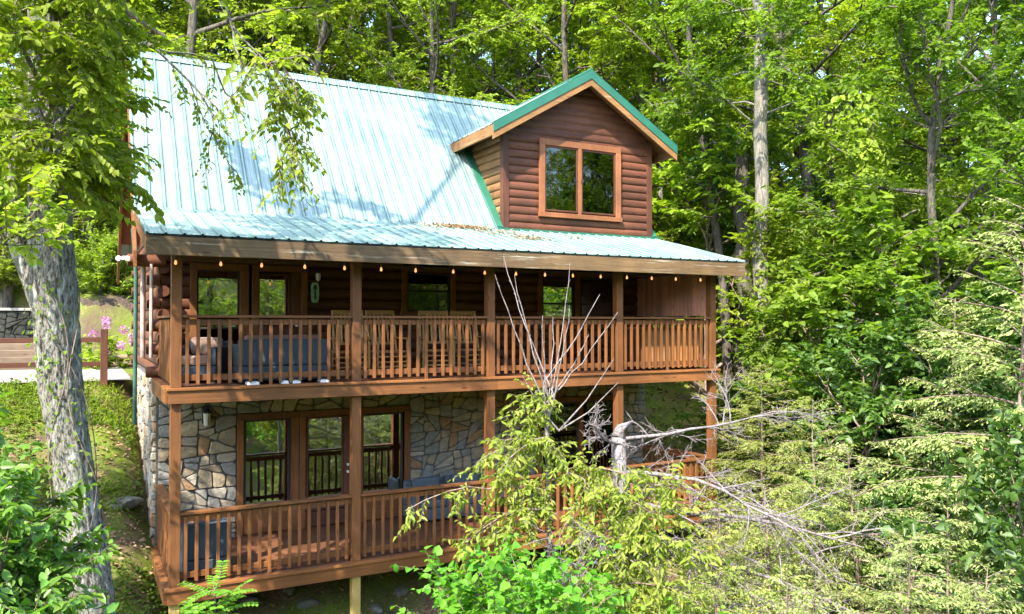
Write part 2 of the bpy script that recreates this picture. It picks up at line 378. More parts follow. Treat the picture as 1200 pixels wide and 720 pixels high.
log_wall('log_wall', 'y', W + .06, YB, XR - .05, 1, H, 5.3, .19, [], .055, M['log_y'], cab)
log_wall('log_wall', 'x', .05, XR - .05, YB, 1, H, 5.3, .19, [], .055, M['log_x'], cab)
for k in range(7):                            # crossed log ends at the corners, every other course
    zc = H + .095 + .38 * k
    for cx, sg in ((.04, -1), (XR - .04, 1)):
        mb = MB(); mb.tube([(cx, W + .03, zc), (cx + sg * .12, W + .03, zc), (cx + sg * .20, W + .03, zc)], [.094, .094, .088], 14); mb.build('log_end', M['log_x'], cab, 0, True)
        mb = MB(); mb.tube([(cx, YB - .1, zc), (cx + sg * .15, YB - .1, zc)], .094, 14); mb.build('log_end', M['log_x'], cab, 0, True)
for k in range(6):
    zc = H + .285 + .38 * k
    for cx in (.08, XR - .08):
        mb = MB(); mb.tube([(cx, W + .02, zc), (cx, W - .12, zc), (cx, W - .26, zc)], [.094, .094, .09], 14); mb.build('log_end', M['log_y'], cab, 0, True)
mb = MB()
for sx in (.04, XR - .10):
    mb = MB(); mb.prism([(W, 5.3), (YB, 5.3), (YB, 5.45), (RY, RZ - .18), (W, 5.45)], 'x', sx, sx + .06); mb.build('gable_wall', M['log_y'], cab)
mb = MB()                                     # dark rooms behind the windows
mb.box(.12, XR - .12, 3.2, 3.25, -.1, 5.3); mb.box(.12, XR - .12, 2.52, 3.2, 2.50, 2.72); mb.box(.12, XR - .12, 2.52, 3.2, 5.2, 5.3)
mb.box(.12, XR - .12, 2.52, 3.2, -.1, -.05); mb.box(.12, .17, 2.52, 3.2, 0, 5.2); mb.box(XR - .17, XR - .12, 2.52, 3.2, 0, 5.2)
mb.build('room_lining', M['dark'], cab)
# --- stone walls: irregular flat field stones with dark joints
def clip(poly, nx_, nz_, d):
    out = []
    for i in range(len(poly)):
        a = poly[i]; b = poly[(i + 1) % len(poly)]
        da = a[0] * nx_ + a[1] * nz_ - d; db = b[0] * nx_ + b[1] * nz_ - d
        if da <= 0: out.append(a)
        if da * db < 0:
            t = da / (da - db); out.append((a[0] + t * (b[0] - a[0]), a[1] + t * (b[1] - a[1])))
    return out
rs = random.Random(5)
def area(p): return abs(sum(p[i][0] * p[(i + 1) % len(p)][1] - p[(i + 1) % len(p)][0] * p[i][1] for i in range(len(p)))) / 2
def split(poly, lim, out):
    A_ = area(poly); us = [p[0] for p in poly]; vs = [p[1] for p in poly]; w_, h_ = max(us) - min(us), max(vs) - min(vs)
    if A_ < lim * rs.uniform(.5, 1.7) or A_ < .012: out.append(poly); return
    vert = w_ > h_ * rs.uniform(1.05, 1.75); an = rs.gauss(0, .30 if A_ < .5 else .12) + (0 if vert else math.pi / 2)
    cu = min(us) + w_ * rs.uniform(.32, .68); cv = min(vs) + h_ * rs.uniform(.32, .68); n_u, n_v = math.cos(an), math.sin(an); d = n_u * cu + n_v * cv
    for sg in (1, -1):
        q = clip(poly, sg * n_u, sg * n_v, sg * d)
        if len(q) > 2: split(q, lim, out)
def stones(mb, u0, u1, v0, v1, f, lim=.066, ch=0):
    polys = []; split([(u0, v0), (u1, v0), (u1, v1), (u0, v1)], lim, polys)
    for src in polys:
        poly = src; sgn = 1 if sum(src[i][0] * src[(i + 1) % len(src)][1] - src[(i + 1) % len(src)][0] * src[i][1] for i in range(len(src))) > 0 else -1
        for i in range(len(src)):             # keep half a joint clear along every side
            (x0, z0), (x1, z1) = src[i], src[(i + 1) % len(src)]; L = math.hypot(x1 - x0, z1 - z0)
            if L < 1e-6: continue
            n_u, n_v = sgn * (z1 - z0) / L, -sgn * (x1 - x0) / L; poly = clip(poly, n_u, n_v, n_u * x0 + n_v * z0 - rs.uniform(.006, .011))
            if len(poly) < 3: break
        if len(poly) < 3: continue
        cut = []                               # knock the corners off
        for i in range(len(poly)):
            a, p, b = poly[i - 1], poly[i], poly[(i + 1) % len(poly)]; t = rs.uniform(.06, .22)
            cut += [(p[0] + (a[0] - p[0]) * t, p[1] + (a[1] - p[1]) * t), (p[0] + (b[0] - p[0]) * t, p[1] + (b[1] - p[1]) * t)]
        poly = cut
        cu = sum(p[0] for p in poly) / len(poly); cv = sum(p[1] for p in poly) / len(poly)
        pts = []
        for k in range(len(poly)):            # wobbly edges
            a, b = poly[k], poly[(k + 1) % len(poly)]; L = math.hypot(b[0] - a[0], b[1] - a[1])
            if L < .004: continue
            n = max(1, int(L / .09))
            for q in range(n):
                t = q / n; j = .006 if q else 0
                pts.append((a[0] + t * (b[0] - a[0]) + rs.uniform(-j, j), a[1] + t * (b[1] - a[1]) + rs.uniform(-j, j)))
        if len(pts) < 3: continue
        hh = rs.uniform(.026, .07); n = len(pts); tu, tv = rs.uniform(-.09, .09), rs.uniform(-.09, .09)
        def ring(s_, h_): return [f(cu + (p[0] - cu) * s_, cv + (p[1] - cv) * s_, h_ + ((p[0] - cu) * tu + (p[1] - cv) * tv if h_ > .02 else 0)) for p in pts]
        vs = ring(1, 0) + ring(.99, hh * .6) + ring(.93, hh) + [f(cu, cv, hh + .006)]
        fs = []
        for r_ in (0, n):
            fs += [(r_ + k, r_ + (k + 1) % n, r_ + n + (k + 1) % n, r_ + n + k) for k in range(n)]
        fs += [(2 * n + k, 2 * n + (k + 1) % n, 3 * n) for k in range(n)]
        mb.add(vs, fs)
ff = lambda u, v, h: (u, W - h, v)
mb = MB()
for r_ in ((.03, 1.27, -.6, 2.5), (1.27, 4.42, 2.09, 2.5), (4.42, 7.2, -.6, 2.5), (7.2, 9.3, 2.09, 2.5), (9.3, 10.0, -1.0, 2.5)): stones(mb, *r_, ff)
sw = mb.build('stone_wall', M['stone'], cab)
mbb = MB()
for (a, b, c_, d_) in ((.0, 1.27, -1.2, 2.53), (1.27, 4.42, 2.09, 2.53), (4.42, 7.2, -1.2, 2.53), (7.2, 9.3, 2.09, 2.53), (9.3, 10.0, -1.8, 2.53), (1.27, 4.42, -1.2, -.03), (7.2, 9.3, -1.5, -.03)):
    mbb.box(a, b, W - .018, W + .12, c_, d_)
mbb.build('mortar_joints', M['mortar'], sw)
for xw, sg in ((0, -1), (XR, 1)):
    mb = MB(); stones(mb, W, YB, -1, 2.7, lambda u, v, h: (xw + sg * h, u, v)); sw = mb.build('stone_wall', M['stone'], cab)
    mbb = MB(); mbb.box(*sorted((xw + sg * .018, xw - sg * .1)), W + .125, YB, -1.8, 2.72); mbb.build('mortar_joints', M['mortar'], sw)
# --- windows and doors
def casing(x0, x1, z0, z1, m, parent, y=W - .085, w=.11, sill=True, inner=()):
    mb = MB()
    mb.box(x0, x1, y, y + .05, z1 - w, z1); mb.box(x0, x0 + w, y - .002, y + .048, z0, z1 - w - .001); mb.box(x1 - w, x1, y - .002, y + .048, z0, z1 - w - .001)
    if sill: mb.box(x0 - .02, x1 + .02, y - .02, y + .05, z0 - .06, z0 + .04)
    for a, b in inner: mb.box(a, b, y - .001, y + .049, z0, z1 - w - .001)
    return mb.build('frame', m, parent, .004)
def pane(parent, x0, x1, z0, z1, y=W - .03, rails=(), sash=None, blind=None, gl='glass'):
    mb = MB(); mb.box(x0 + .001, x1 - .001, y, y + .006, z0 + .001, z1 - .001); mb.build('pane', M[gl], parent)
    mb = MB(); s = .035; yy = y - .022
    mb.box(x0, x1, yy, yy + .05, z0, z0 + s); mb.box(x0, x1, yy, yy + .05, z1 - s, z1); mb.box(x0, x0 + s, yy + .001, yy + .049, z0 + s, z1 - s); mb.box(x1 - s, x1, yy + .001, yy + .049, z0 + s, z1 - s)
    for z in rails: mb.box(x0 + s, x1 - s, yy + .001, yy + .049, z - .02, z + .02)
    mb.build('sash', sash or M['dark'], parent, .003)
    if blind:
        mb = MB(); a, b, c_, d_ = blind; z = c_
        while z < d_:
            mb.add([(a, y + .05, z), (b, y + .05, z), (b, y + .075, z + .026), (a, y + .075, z + .026)], [(0, 1, 2, 3)]); z += .034
        mb.build('blind', M['blind'], parent)
sx, sz = M['stain_x'], M['stain_z']
def opening(kind, x0, x1, z0, z1, panes, inner=(), m=None, sill=True, **k):
    fr = casing(x0, x1, z0, z1, m or sz, cab, inner=inner, sill=sill, **k)
    fr.name = kind
    for p_ in panes: pane(fr, **p_)
    return fr
opening('window', .50, 1.45, H + .5, 4.66, [dict(x0=.60, x1=1.30, z0=3.55, z1=4.56, blind=(1.10, 1.28, 3.6, 4.5))], inner=((1.30, 1.45),))
dr = opening('door', 1.50, 2.46, H, 4.66, [dict(x0=1.60, x1=2.16, z0=3.62, z1=4.52, sash=M['log_z'], blind=(1.63, 1.82, 3.66, 4.5))], sill=False)
mb = MB(); mb.box(1.61, 2.35, W - .06, W + .02, H + .02, 3.60); mb.box(2.17, 2.35, W - .062, W + .02, 3.601, 4.54); mb.build('door_panel', M['log_z'], dr, .004)
mb = MB(); mb.tube([(2.26, W - .06, 3.62), (2.26, W - .13, 3.62)], [.018, .032], 10); mb.build('handle', M['white'], dr)
mb = MB(); mb.box(.5, 1.45, W - .075, W + .05, H, H + .44); mb.build('wall_panel', M['log_x'], cab)
opening('window', 4.24, 5.36, 3.83, 4.74, [dict(x0=4.36, x1=5.24, z0=3.87, z1=4.62, rails=(4.27,), gl='glass_screen')], m=M['stain_z'])
opening('window', 7.22, 9.30, 3.58, 4.74, [dict(x0=7.34, x1=8.12, z0=3.64, z1=4.62, rails=(4.06,)), dict(x0=8.28, x1=9.18, z0=3.64, z1=4.62, rails=(4.06,), gl='glass_screen')], inner=((8.14, 8.26),))
g1 = opening('patio_window', 1.27, 2.32, .0, 2.09, [dict(x0=1.39, x1=2.17, z0=.42, z1=1.98)], inner=((2.18, 2.32),), sill=False)
mb = MB(); mb.box(1.39, 2.17, W - .07, W + .02, .02, .40); mb.build('lower_panel', M['stain_x'], g1)
dr = opening('door', 2.33, 3.37, .0, 2.09, [dict(x0=2.46, x1=3.14, z0=.30, z1=1.97, sash=M['log_z'], blind=(2.49, 3.10, .35, .9))], sill=False)
mb = MB(); mb.box(2.45, 3.25, W - .06, W + .02, .02, .28); mb.box(3.145, 3.25, W - .062, W + .02, .281, 1.97); mb.build('door_panel', M['log_z'], dr, .004)
for z in (.95, 1.08):
    mb = MB(); mb.tube([(3.2, W - .06, z), (3.2, W - .12, z)], [.014, .024], 10); mb.build('handle', M['white'], dr)
g1 = opening('patio_window', 3.38, 4.42, .0, 2.09, [dict(x0=3.48, x1=4.28, z0=.46, z1=1.97)], sill=False)
mb = MB(); mb.box(3.49, 4.29, W - .07, W + .02, .02, .44); mb.build('lower_panel', M['stain_x'], g1)
g1 = opening('patio_window', 7.2, 9.3, .0, 2.09, [dict(x0=7.32, x1=8.22, z0=.3, z1=1.97, gl='glass_screen'), dict(x0=8.34, x1=9.17, z0=.3, z1=1.97, gl='glass_screen')], inner=((8.23, 8.33),), sill=False, m=M['stain_z'])
mb = MB(); mb.box(7.32, 9.17, W - .055, W + .02, .02, .29); mb.build('lower_panel', M['stain_x'], g1)
# --- decks
for z, nm in ((H, 'porch_floor'), (0, 'deck_floor')):
    mb = MB(); y = -.02
    while y < W - .1:
        mb.box(-.03, XR - .05, y, min(y + .134, W - .03), z - .035, z); y += .14
    mb.build(nm, M['deck'], cab)
    mb = MB(); x = .5
    while x < XR: mb.box(x, x + .04, .03, W - .02, z - .21, z - .037); x += .6
    mb.build('joist', M['stain_y'], cab)
    mb = MB(); mb.box(-.03, 5.05, -.07, -.025, z - .215, z - .036); mb.box(5.053, XR - .06, -.07, -.025, z - .213, z - .036)
    mb.box(-.06, XR - .03, -.095, .02, z - .034, z + .006)
    mb.build('rim_board', M['stain_x'] if z else M['stain_x'], cab, .005)
    for x, x2 in ((-.075, -.08), (XR - .058, XR - .105)):
        mb = MB(); mb.box(x, x + .044, -.024, W - .02, z - .215, z - .036); mb.box(x2, x2 + .1, .021, W - .03, z - .034, z + .008)
        mb.build('side_rim_board', M['stain_y'], cab, .005)
PX = [0.0, 2.58, 4.90, 7.55, 9.80]
for i, x in enumerate(PX):
    mb = MB(); mb.box(x, x + .14, .0, .14, H + .007, 4.72); mb.build('porch_post', M['stain_z'], cab, .006)
    mb = MB(); mb.box(x, x + .14, .0, .14, .007, H - .037); mb.build('porch_post', M['stain_z'], cab, .006)
    if i != 2:
        mb = MB(); zb = float(hgt(x, .07)) - .4; mb.box(x + .005, x + .135, -.02, .12, zb, -.216); mb.build('support_post', M['treated'], cab, .005)
def railing(p, q, zf, n, m_h, m_v, parent, foot=True):
    p = Vector((*p, zf)); q = Vector((*q, zf)); d = (q - p); L = d.length; d.normalize(); nrm = Vector((d.y, -d.x, 0))
    mb = MB()
    for k in range(n):
        c = p + d * (L * (k + .5) / n) + nrm * .032 + Vector((0, 0, 0)); lo = .045
        if foot and k == n // 2: lo = .0
        mb.bar(c + Vector((0, 0, lo)), c + Vector((0, 0, .955)), .046, .036, nrm)
    r = mb.build('railing', m_v, parent, .003)
    e = Vector((0, 0, 1))
    mb = MB(); mb.bar(p + e * .998 + nrm * .015, q + e * .998 + nrm * .015, .125, .036); mb.bar(p + e * .918, q + e * .918, .036, .085); mb.build('top_rail', m_h, r, .004)
    mb = MB(); mb.bar(p + e * .135, q + e * .135, .036, .085); mb.build('bottom_rail', m_h, r, .004)
    return r
for zf in (H, 0):
    for i, n in enumerate((17, 15, 17, 15)):
        railing((PX[i] + .142, .07), (PX[i + 1] - .002, .07), zf, n, M['stain_x'], M['stain_z'], cab)
    railing((.07, W - .06), (.07, .145), zf, 15, M['stain_y'], M['stain_z'], cab, False)
    railing((XR - .13, .145), (XR - .13, W - .06), zf, 15, M['stain_y'], M['stain_z'], cab, False)
mb = MB()                                     # board screen closing the right end of the upper porch
y = .145
while y < W - .12:
    mb.box(XR - .20, XR - .185, y, y + .082, 3.80, 4.70); mb.tube([(XR - .20, y + .09, 3.80), (XR - .20, y + .09, 4.70)], .008, 6); y += .097
mb.build('screen_wall', M['beadboard'], cab)
mb = MB(); mb.box(XR - .23, XR - .12, .145, W - .06, 4.64, 4.72); mb.build('screen_beam', M['stain_y'], cab, .004)
mb = MB(); mb.box(-.05, XR - .01, .0, .14, 4.70, 4.80); mb.build('porch_beam', M['stain_x'], cab, .004)
# --- roofs
def ribbed(x0, x1, lo, hi, pitch=.23, thick=.02):
    """ribbed sheet between the line lo=(y,z) and hi=(y,z)"""
    d = Vector((0, hi[0] - lo[0], hi[1] - lo[1])).normalized(); n = Vector((0, -d.z, d.y))
    if n.z < 0: n = -n
    xs = []; x = x0
    while x < x1 - .02:
        for dx, h in ((0, .0), (.012, .021), (.032, .021), (.044, .0), (.10, .0), (.106, .004), (.114, .004), (.12, 0), (.165, 0), (.171, .004), (.179, .004), (.185, 0)):
            if x + dx < x1: xs.append((x + dx, h))
        x += pitch
    xs.append((x1, 0)); mb = MB(); vs = []
    ns = 8; L = math.hypot(hi[0] - lo[0], hi[1] - lo[1])
    for k in range(ns + 1):
        t = k / ns
        for x, h in xs:
            p = Vector((x, lo[0] + t * (hi[0] - lo[0]), lo[1] + t * (hi[1] - lo[1]))) + n * (h + .003 * math.sin(x * 2.1 + t * 9) * math.sin(x * .7 + 1))
            vs.append(p)
    m_ = len(xs); fs = [(k * m_ + i, k * m_ + i + 1, (k + 1) * m_ + i + 1, (k + 1) * m_ + i) for k in range(ns) for i in range(m_ - 1)]
    mb.add(vs, fs); b = len(vs)
    lo2 = [(x, lo[0] + n.y * -thick, lo[1] - n.z * thick) for x in (x0, x1)]; hi2 = [(x, hi[0] + n.y * -thick, hi[1] - n.z * thick) for x in (x0, x1)]
    mb.add([lo2[0], lo2[1], hi2[1], hi2[0]], [(3, 2, 1, 0)]); return mb
RX0, RX1 = -.37, 10.36
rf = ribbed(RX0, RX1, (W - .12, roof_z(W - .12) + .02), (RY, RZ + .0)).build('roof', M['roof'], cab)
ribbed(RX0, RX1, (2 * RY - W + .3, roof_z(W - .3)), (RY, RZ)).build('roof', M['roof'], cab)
mb = MB()
for s in (-1, 1): mb.bar((RX0, RY + s * .07, RZ - .045), (RX1, RY + s * .07, RZ - .045), .17, .012, (0, s * .77, .64))
mb.tube([(RX0, RY, RZ + .02), (RX1, RY, RZ + .02)], .03, 8); mb.build('ridge_cap', M['roof'], rf)
for x in (RX0 - .02, RX1 - .03):
    mb = MB(); mb.prism([(1.85, roof_z(1.85) - .10), (RY, RZ - .05), (2 * RY - 1.85, roof_z(1.85) - .10), (2 * RY - 1.85, roof_z(1.85) - .36), (RY, RZ - .33), (1.85, roof_z(1.85) - .36)], 'x', x, x + .05); mb.build('rake_board', M['stain_y'], cab)
mb = MB()
for x0, x1 in ((RX0 + .04, .04), (XR - .04, RX1 - .04)):
    mb.prism([(W - .1, roof_z(W - .1) - .14), (RY, RZ - .16), (RY, RZ - .12), (W - .1, roof_z(W - .1) - .10)], 'x', x0, x1)
    mb.prism([(2 * RY - W, roof_z(W) - .14), (RY, RZ - .16), (RY, RZ - .12), (2 * RY - W, roof_z(W) - .10)], 'x', x0, x1)
mb.build('soffit', M['soffit'], cab)
mb = MB()
for x0, x1 in ((-.46, .1), (XR - .1, 10.46)):
    mb = MB(); mb.tube([(x0, W - .25, 4.66), (x1, W - .25, 4.66)], .1, 12); mb.build('purlin_end', M['log_x'], cab, 0, True)
EY, EZ = -.47, 4.84
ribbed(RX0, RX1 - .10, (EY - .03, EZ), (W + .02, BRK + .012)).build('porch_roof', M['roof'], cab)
mb = MB(); mb.box(RX0 + .01, 4.93, EY - .02, EY + .025, 4.56, EZ - .03); mb.box(4.935, RX1 - .12, EY - .018, EY + .025, 4.558, EZ - .03); mb.build('fascia', M['fascia'], cab, .005)
for x in (RX0, RX1 - .16):
    mb = MB(); mb.prism([(EY + .03, 4.60), (W, BRK - .27), (W, BRK - .03), (EY + .03, EZ - .04)], 'x', x + .01, x + .055); mb.build('side_fascia', M['stain_y'], cab, .004)
mb = MB(); mb.prism([(EY + .03, 4.79), (W, BRK - .10), (W, BRK - .07), (EY + .03, 4.82)], 'x', RX0 + .06, RX1 - .17); mb.build('porch_ceiling', M['soffit'], cab)
# --- dormer
DX0, DX1, DP = 6.44, 10.20, 8.32; DZ = 8.97; DE = 7.60; DSL = (DZ - DE) / (DP - 6.02)
def dz(x): return DZ - abs(x - DP) * DSL
def yroof(z): return W + (z - BRK) / SL
mb = MB(); z = BRK + .0; st = .167
dwo = (7.26, 9.33, 5.93, 7.51)
while z < DZ - .34:
    zc = z + st / 2; half = (DZ - .06 - zc - st / 2) / DSL
    s0, s1 = max(DX0 + .12, DP - half), min(DX1 - .12, DP + half)
    if s1 - s0 > .05:
        segs = [(s0, s1)]
        if dwo[2] - .02 < zc < dwo[3] + .02: segs = [(s0, dwo[0] + .03), (dwo[1] - .03, s1)]
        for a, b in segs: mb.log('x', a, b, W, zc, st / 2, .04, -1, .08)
    z += st
dw = mb.build('dormer_wall', M['log_x'], cab, 0, True)
mb = MB(); mb2 = MB(); z = BRK
while z < DE + .05:
    zc = z + st / 2
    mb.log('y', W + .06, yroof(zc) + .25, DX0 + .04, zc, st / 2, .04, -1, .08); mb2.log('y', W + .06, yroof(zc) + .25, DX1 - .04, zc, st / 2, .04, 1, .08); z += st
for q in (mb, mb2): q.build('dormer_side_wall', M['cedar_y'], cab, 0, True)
mb = MB()
for x in (DX0 - .02, DX1 - .12):
    mb = MB(); mb.box(x, x + .14, W - .05, W + .09, BRK - .02, dz(x + .07) - .16); mb.build('corner_board', M['log_z'], cab, .005)
mb = MB(); mb.prism([(DX0 + .12, 7.52), (DX1 - .12, 7.52), (DX1 - .12, dz(DX1 - .12) - .1), (DP, DZ - .1), (DX0 + .12, dz(DX0 + .12) - .1)], 'y', W - .022, W + .02); mb.build('gable_board', M['log_x'], dw)
mb = MB(); mb.prism([(DX0 + .1, BRK), (DX1 - .1, BRK), (DX1 - .1, DE), (DP, DZ - .25), (DX0 + .1, DE)], 'y', W + .30, W + .33); mb.build('room_lining', M['dark'], dw)
YF, YE = 1.98, 5.25
EXL, EXR = 6.00, 10.62
for side, ex in ((-1, EXL), (1, EXR)):
    vs = []; rows = []; steps = [0]; y = YF
    ys = []
    while y < YE:
        for dy, h in ((0, 0), (.012, .02), (.032, .02), (.044, 0), (.137, 0)): ys.append((y + dy, h))
        y += .23
    nrm = Vector((side * DSL, 0, 1)).normalized()
    mb = MB(); vs = [Vector((x, yy, dz(x))) + nrm * h for x in (DP, ex) for yy, h in ys]; n = len(ys)
    mb.add(vs, [(k, k + 1, n + k + 1, n + k) if side < 0 else (k, n + k, n + k + 1, k + 1) for k in range(n - 1)])
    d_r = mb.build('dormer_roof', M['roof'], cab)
    mb = MB()                                  # soffit board, eave fascia
    mb.prism([(DP, DZ - .10), (ex - side * .05, dz(ex) - .10 + 0.03), (ex - side * .05, dz(ex) - .07 + 0.0), (DP, DZ - .05)][::1], 'y', YF + .04, YE - .4)
    mb.build('soffit', M['soffit'], d_r)
    mb = MB(); yb = yroof(dz(ex) - .15) + .1
    mb.box(min(ex, ex - side * .045), max(ex, ex - side * .045), YF + .03, yb, dz(ex) - .225, dz(ex) - .012); mb.build('eave_fascia', M['cedar_y'], d_r, .004)
    mb = MB()                                  # gable rake: green trim over an orange board
    a, b = Vector((DP, 0, DZ)), Vector((ex, 0, dz(ex)))
    def strip(t0, t1, y0, y1): 
        mb.add([(a.x, y0, a.z - t0), (b.x, y0, b.z - t0), (b.x, y0, b.z - t1), (a.x, y0, a.z - t1), (a.x, y1, a.z - t0), (b.x, y1, b.z - t0), (b.x, y1, b.z - t1), (a.x, y1, a.z - t1)],
               [(0, 1, 2, 3), (7, 6, 5, 4), (4, 5, 1, 0), (5, 6, 2, 1), (6, 7, 3, 2), (7, 4, 0, 3)])
    strip(-.025, .165, YF - .035, YF - .02); strip(-.03, -.018, YF - .035, YF + .14); mb.build('rake_trim', M['trim_green'], d_r)
    mb = MB(); strip(.02, .31, YF - .018, YF + .025); mb.build('rake_board', M['cedar_x'], d_r)
mb = MB()
mb.tube([(DP, YF - .03, DZ + .03), (DP, YE, DZ + .03)], .028, 8); mb.build('ridge_cap', M['trim_green'], cab)
mb = MB()                                      # flashing where the dormer meets the roofs
for x, sg in ((DX0, -1), (DX1, 1)):
    p0 = Vector((x + sg * .07, W - .05, BRK + .04)); p1 = Vector((x + sg * .07, yroof(DE - .1), DE - .06)); mb.bar(p0, p1, .16, .02, (0, -.77, .64))
mb.box(DX0 - .15, DX1 + .2, W - .14, W - .05, BRK - .02, BRK + .02)
mb.build('flashing', M['trim_green'], cab)
fr = casing(7.26, 9.33, 5.93, 7.51, M['casing'], cab, y=W - .095, w=.13, inner=((8.22, 8.30),)); fr.name = 'window'
for a, b in ((7.395, 8.215), (8.305, 9.195)): pane(fr, a, b, 6.0, 7.375, W - .05, rails=(), sash=M['log_z'], gl='glass_screen', blind=(a + .03, b - .03, 6.05, 6.95))
# --- downspout and pipes on the left corner
mb = MB(); mb.tube([(-.32, 3.4, 5.3), (-.27, 3.3, 4.5), (-.27, 3.3, 1.9)], .035, 8); mb.build('downspout', M['pipe_green'], cab, 0, True)
mb = MB(); mb.tube([(-.22, 2.25, 4.6), (-.22, 2.25, 3.1)], .04, 10); mb.build('pipe', plain('pinkish_pipe', (.36, .27, .25), .5), cab, 0, True); mb = MB(); mb.tube([(-.11, 2.05, 4.6), (-.11, 2.05, 3.1)], .028, 8); mb.build('pipe', bpy.data.materials['pinkish_pipe'], cab, 0, True)

# ------------------------------------------------------------------ things on the porches
def rocking_chair():
    t = empty('rocking_chair'); m = M['chairwood']
    mb = MB(); mb.box(-.25, .25, -.24, .22, .40, .43); mb.build('seat', m, t, .006)
    mb = MB()
    for sx_ in (-.25, .25): mb.tube([(sx_, .20, .36), (sx_ * 1.0, .28, .75), (sx_ * 1.02, .37, 1.12)], .02, 8)
    mb.bar((-.27, .365, 1.09), (.27, .365, 1.09), .03, .075, (0, -.2, 1)); mb.bar((-.25, .24, .55), (.25, .24, .55), .025, .045)
    for k in range(6): x = -.19 + .076 * k; mb.bar((x, .245, .56), (x, .36, 1.06), .035, .014, (0, -1, .2))
    mb.build('backrest', m, t, .003)
    for sx_ in (-.27, .27):
        mb = MB(); mb.tube([(sx_, -.22, .09), (sx_, -.22, .62)], .02, 8); mb.build('leg', m, t)
        mb = MB(); mb.tube([(sx_, .2, .08), (sx_, .21, .44)], .02, 8); mb.build('leg', m, t)
        mb = MB(); mb.bar((sx_, -.28, .635), (sx_, .29, .645), .075, .024); mb.build('armrest', m, t, .004)
        mb = MB(); pts = [(sx_, y, .03 + .35 * (y + .02) ** 2 * .5) for y in np.linspace(-.42, .52, 9)]
        for a, b in zip(pts[:-1], pts[1:]): mb.bar(a, b, .03, .045)
        mb.build('rocker', m, t)
    mb = MB()
    for z in (.16, .24, .33): mb.tube([(-.27, -.22, z), (.27, -.22, z)], .013, 6)
    for z in (.18, .30):
        for sx_ in (-.27, .27): mb.tube([(sx_, -.22, z), (sx_, .2, z)], .011, 6)
    mb.build('stretcher', m, t); return t
ch = rocking_chair()
for i, (x, y, rz, lb) in enumerate(((2.93, 1.25, -.12, 'honey wood rocking chair half hidden behind the second upper porch post from the left'),
        (3.57, 1.2, .06, 'honey wood rocking chair under the blank log wall left of the small middle porch window'),
        (4.50, 1.25, -.22, 'honey wood rocking chair turned a little, right in front of the small middle porch window'),
        (5.20, 1.2, .1, 'honey wood rocking chair right of the small porch window, beside the middle post'))):
    o = ch if i == 0 else copy_tree(ch)
    o.location = (x, y, H + .001); o.rotation_euler.z = rz; tag(o, lb, 'rocking chair', 'rocking chairs on the upper porch')
def sofa(name, w, d, hb, label, cat, loc, rz=0, m='wicker', cush='cushion', group=None, hs=.36):
    t = empty(name, loc, rz, label, cat, group)
    mb = MB(); mb.box(-w / 2, w / 2, -d / 2, d / 2, .04, hs - .1); mb.build('base', M[m], t, .02)
    mb = MB(); mb.box(-w / 2, w / 2, -d / 2, -d / 2 + .12, hs - .098, hb); mb.build('backrest', M[m], t, .025)
    for s in (-1, 1):
        mb = MB(); mb.box(s * w / 2 - (.1 if s > 0 else 0), s * w / 2 + (0 if s > 0 else .1), -d / 2 + .122, d / 2, hs - .098, hb - .08); mb.build('armrest', M[m], t, .02)
    mb = MB(); mb.box(-w / 2 + .105, w / 2 - .105, -d / 2 + .125, d / 2 + .02, hs - .096, hs + .05); mb.build('seat_cushion', M[cush], t, .04)
    mb = MB(); mb.box(-w / 2 + .11, w / 2 - .11, -d / 2 + .14, -d / 2 + .28, hs + .052, hb + .06); mb.build('back_cushion', M[cush], t, .05)
    for sx_ in (-1, 1):
        for sy in (-1, 1): mb = MB(); mb.box(sx_ * (w / 2 - .06) - .03, sx_ * (w / 2 - .06) + .03, sy * (d / 2 - .06) - .03, sy * (d / 2 - .06) + .03, 0, .05); mb.build('foot', M['black'], t)
    return t
sofa('wicker_sofa', 1.36, .75, .66, 'slate blue wicker sofa against the upper porch railing, left of the second post', 'sofa', (1.62, .62, H + .001), group='wicker seats on the porches')
sofa('wicker_chair', .72, .7, .62, 'slate blue wicker armchair with tan cushion at the left end of the upper porch', 'armchair', (.56, 1.15, H + .001), 2.6, group='wicker seats on the porches')
sofa('wicker_sofa', .66, .75, .78, 'dark blue wicker seat with tan pink cushions at the left end of the lower deck', 'armchair', (.53, .62, .001), 0, group='wicker seats on the porches')
sofa('wicker_chair', .74, .62, .70, 'grey blue wicker chair by the right jamb of the lower glass doors', 'armchair', (4.62, 1.95, .001), math.pi, 'wicker_grey', 'wicker_grey', 'wicker seats on the porches')
sofa('wicker_chair', .78, .62, .72, 'grey blue wicker chair at the stone wall, next to the middle lower post', 'armchair', (5.45, 1.95, .001), math.pi, 'wicker_grey', 'wicker_grey', 'wicker seats on the porches')
t = empty('wooden_cabinet', (9.02, .62, H + .001), 0, 'weathered orange wood panelled cabinet box behind the right end of the upper railing', 'cabinet')
mb = MB(); mb.box(-.70, .70, -.34, .40, .04, .78); mb.build('body', M['stain_z'], t, .01)
mb = MB(); x = -.70
while x < .69: mb.box(x, x + .092, -.362, -.342, .05, .77); x += .0945
mb.build('front_panel', M['worn_panel'], t, .003)
mb = MB(); mb.box(-.74, .74, -.39, .43, .781, .82); mb.build('lid', M['worn_panel'], t, .008)
for sx_ in (-.62, .62):
    for sy in (-.28, .33): mb = MB(); mb.box(sx_ - .04, sx_ + .04, sy - .04, sy + .04, 0, .042); mb.build('foot', M['black'], t)
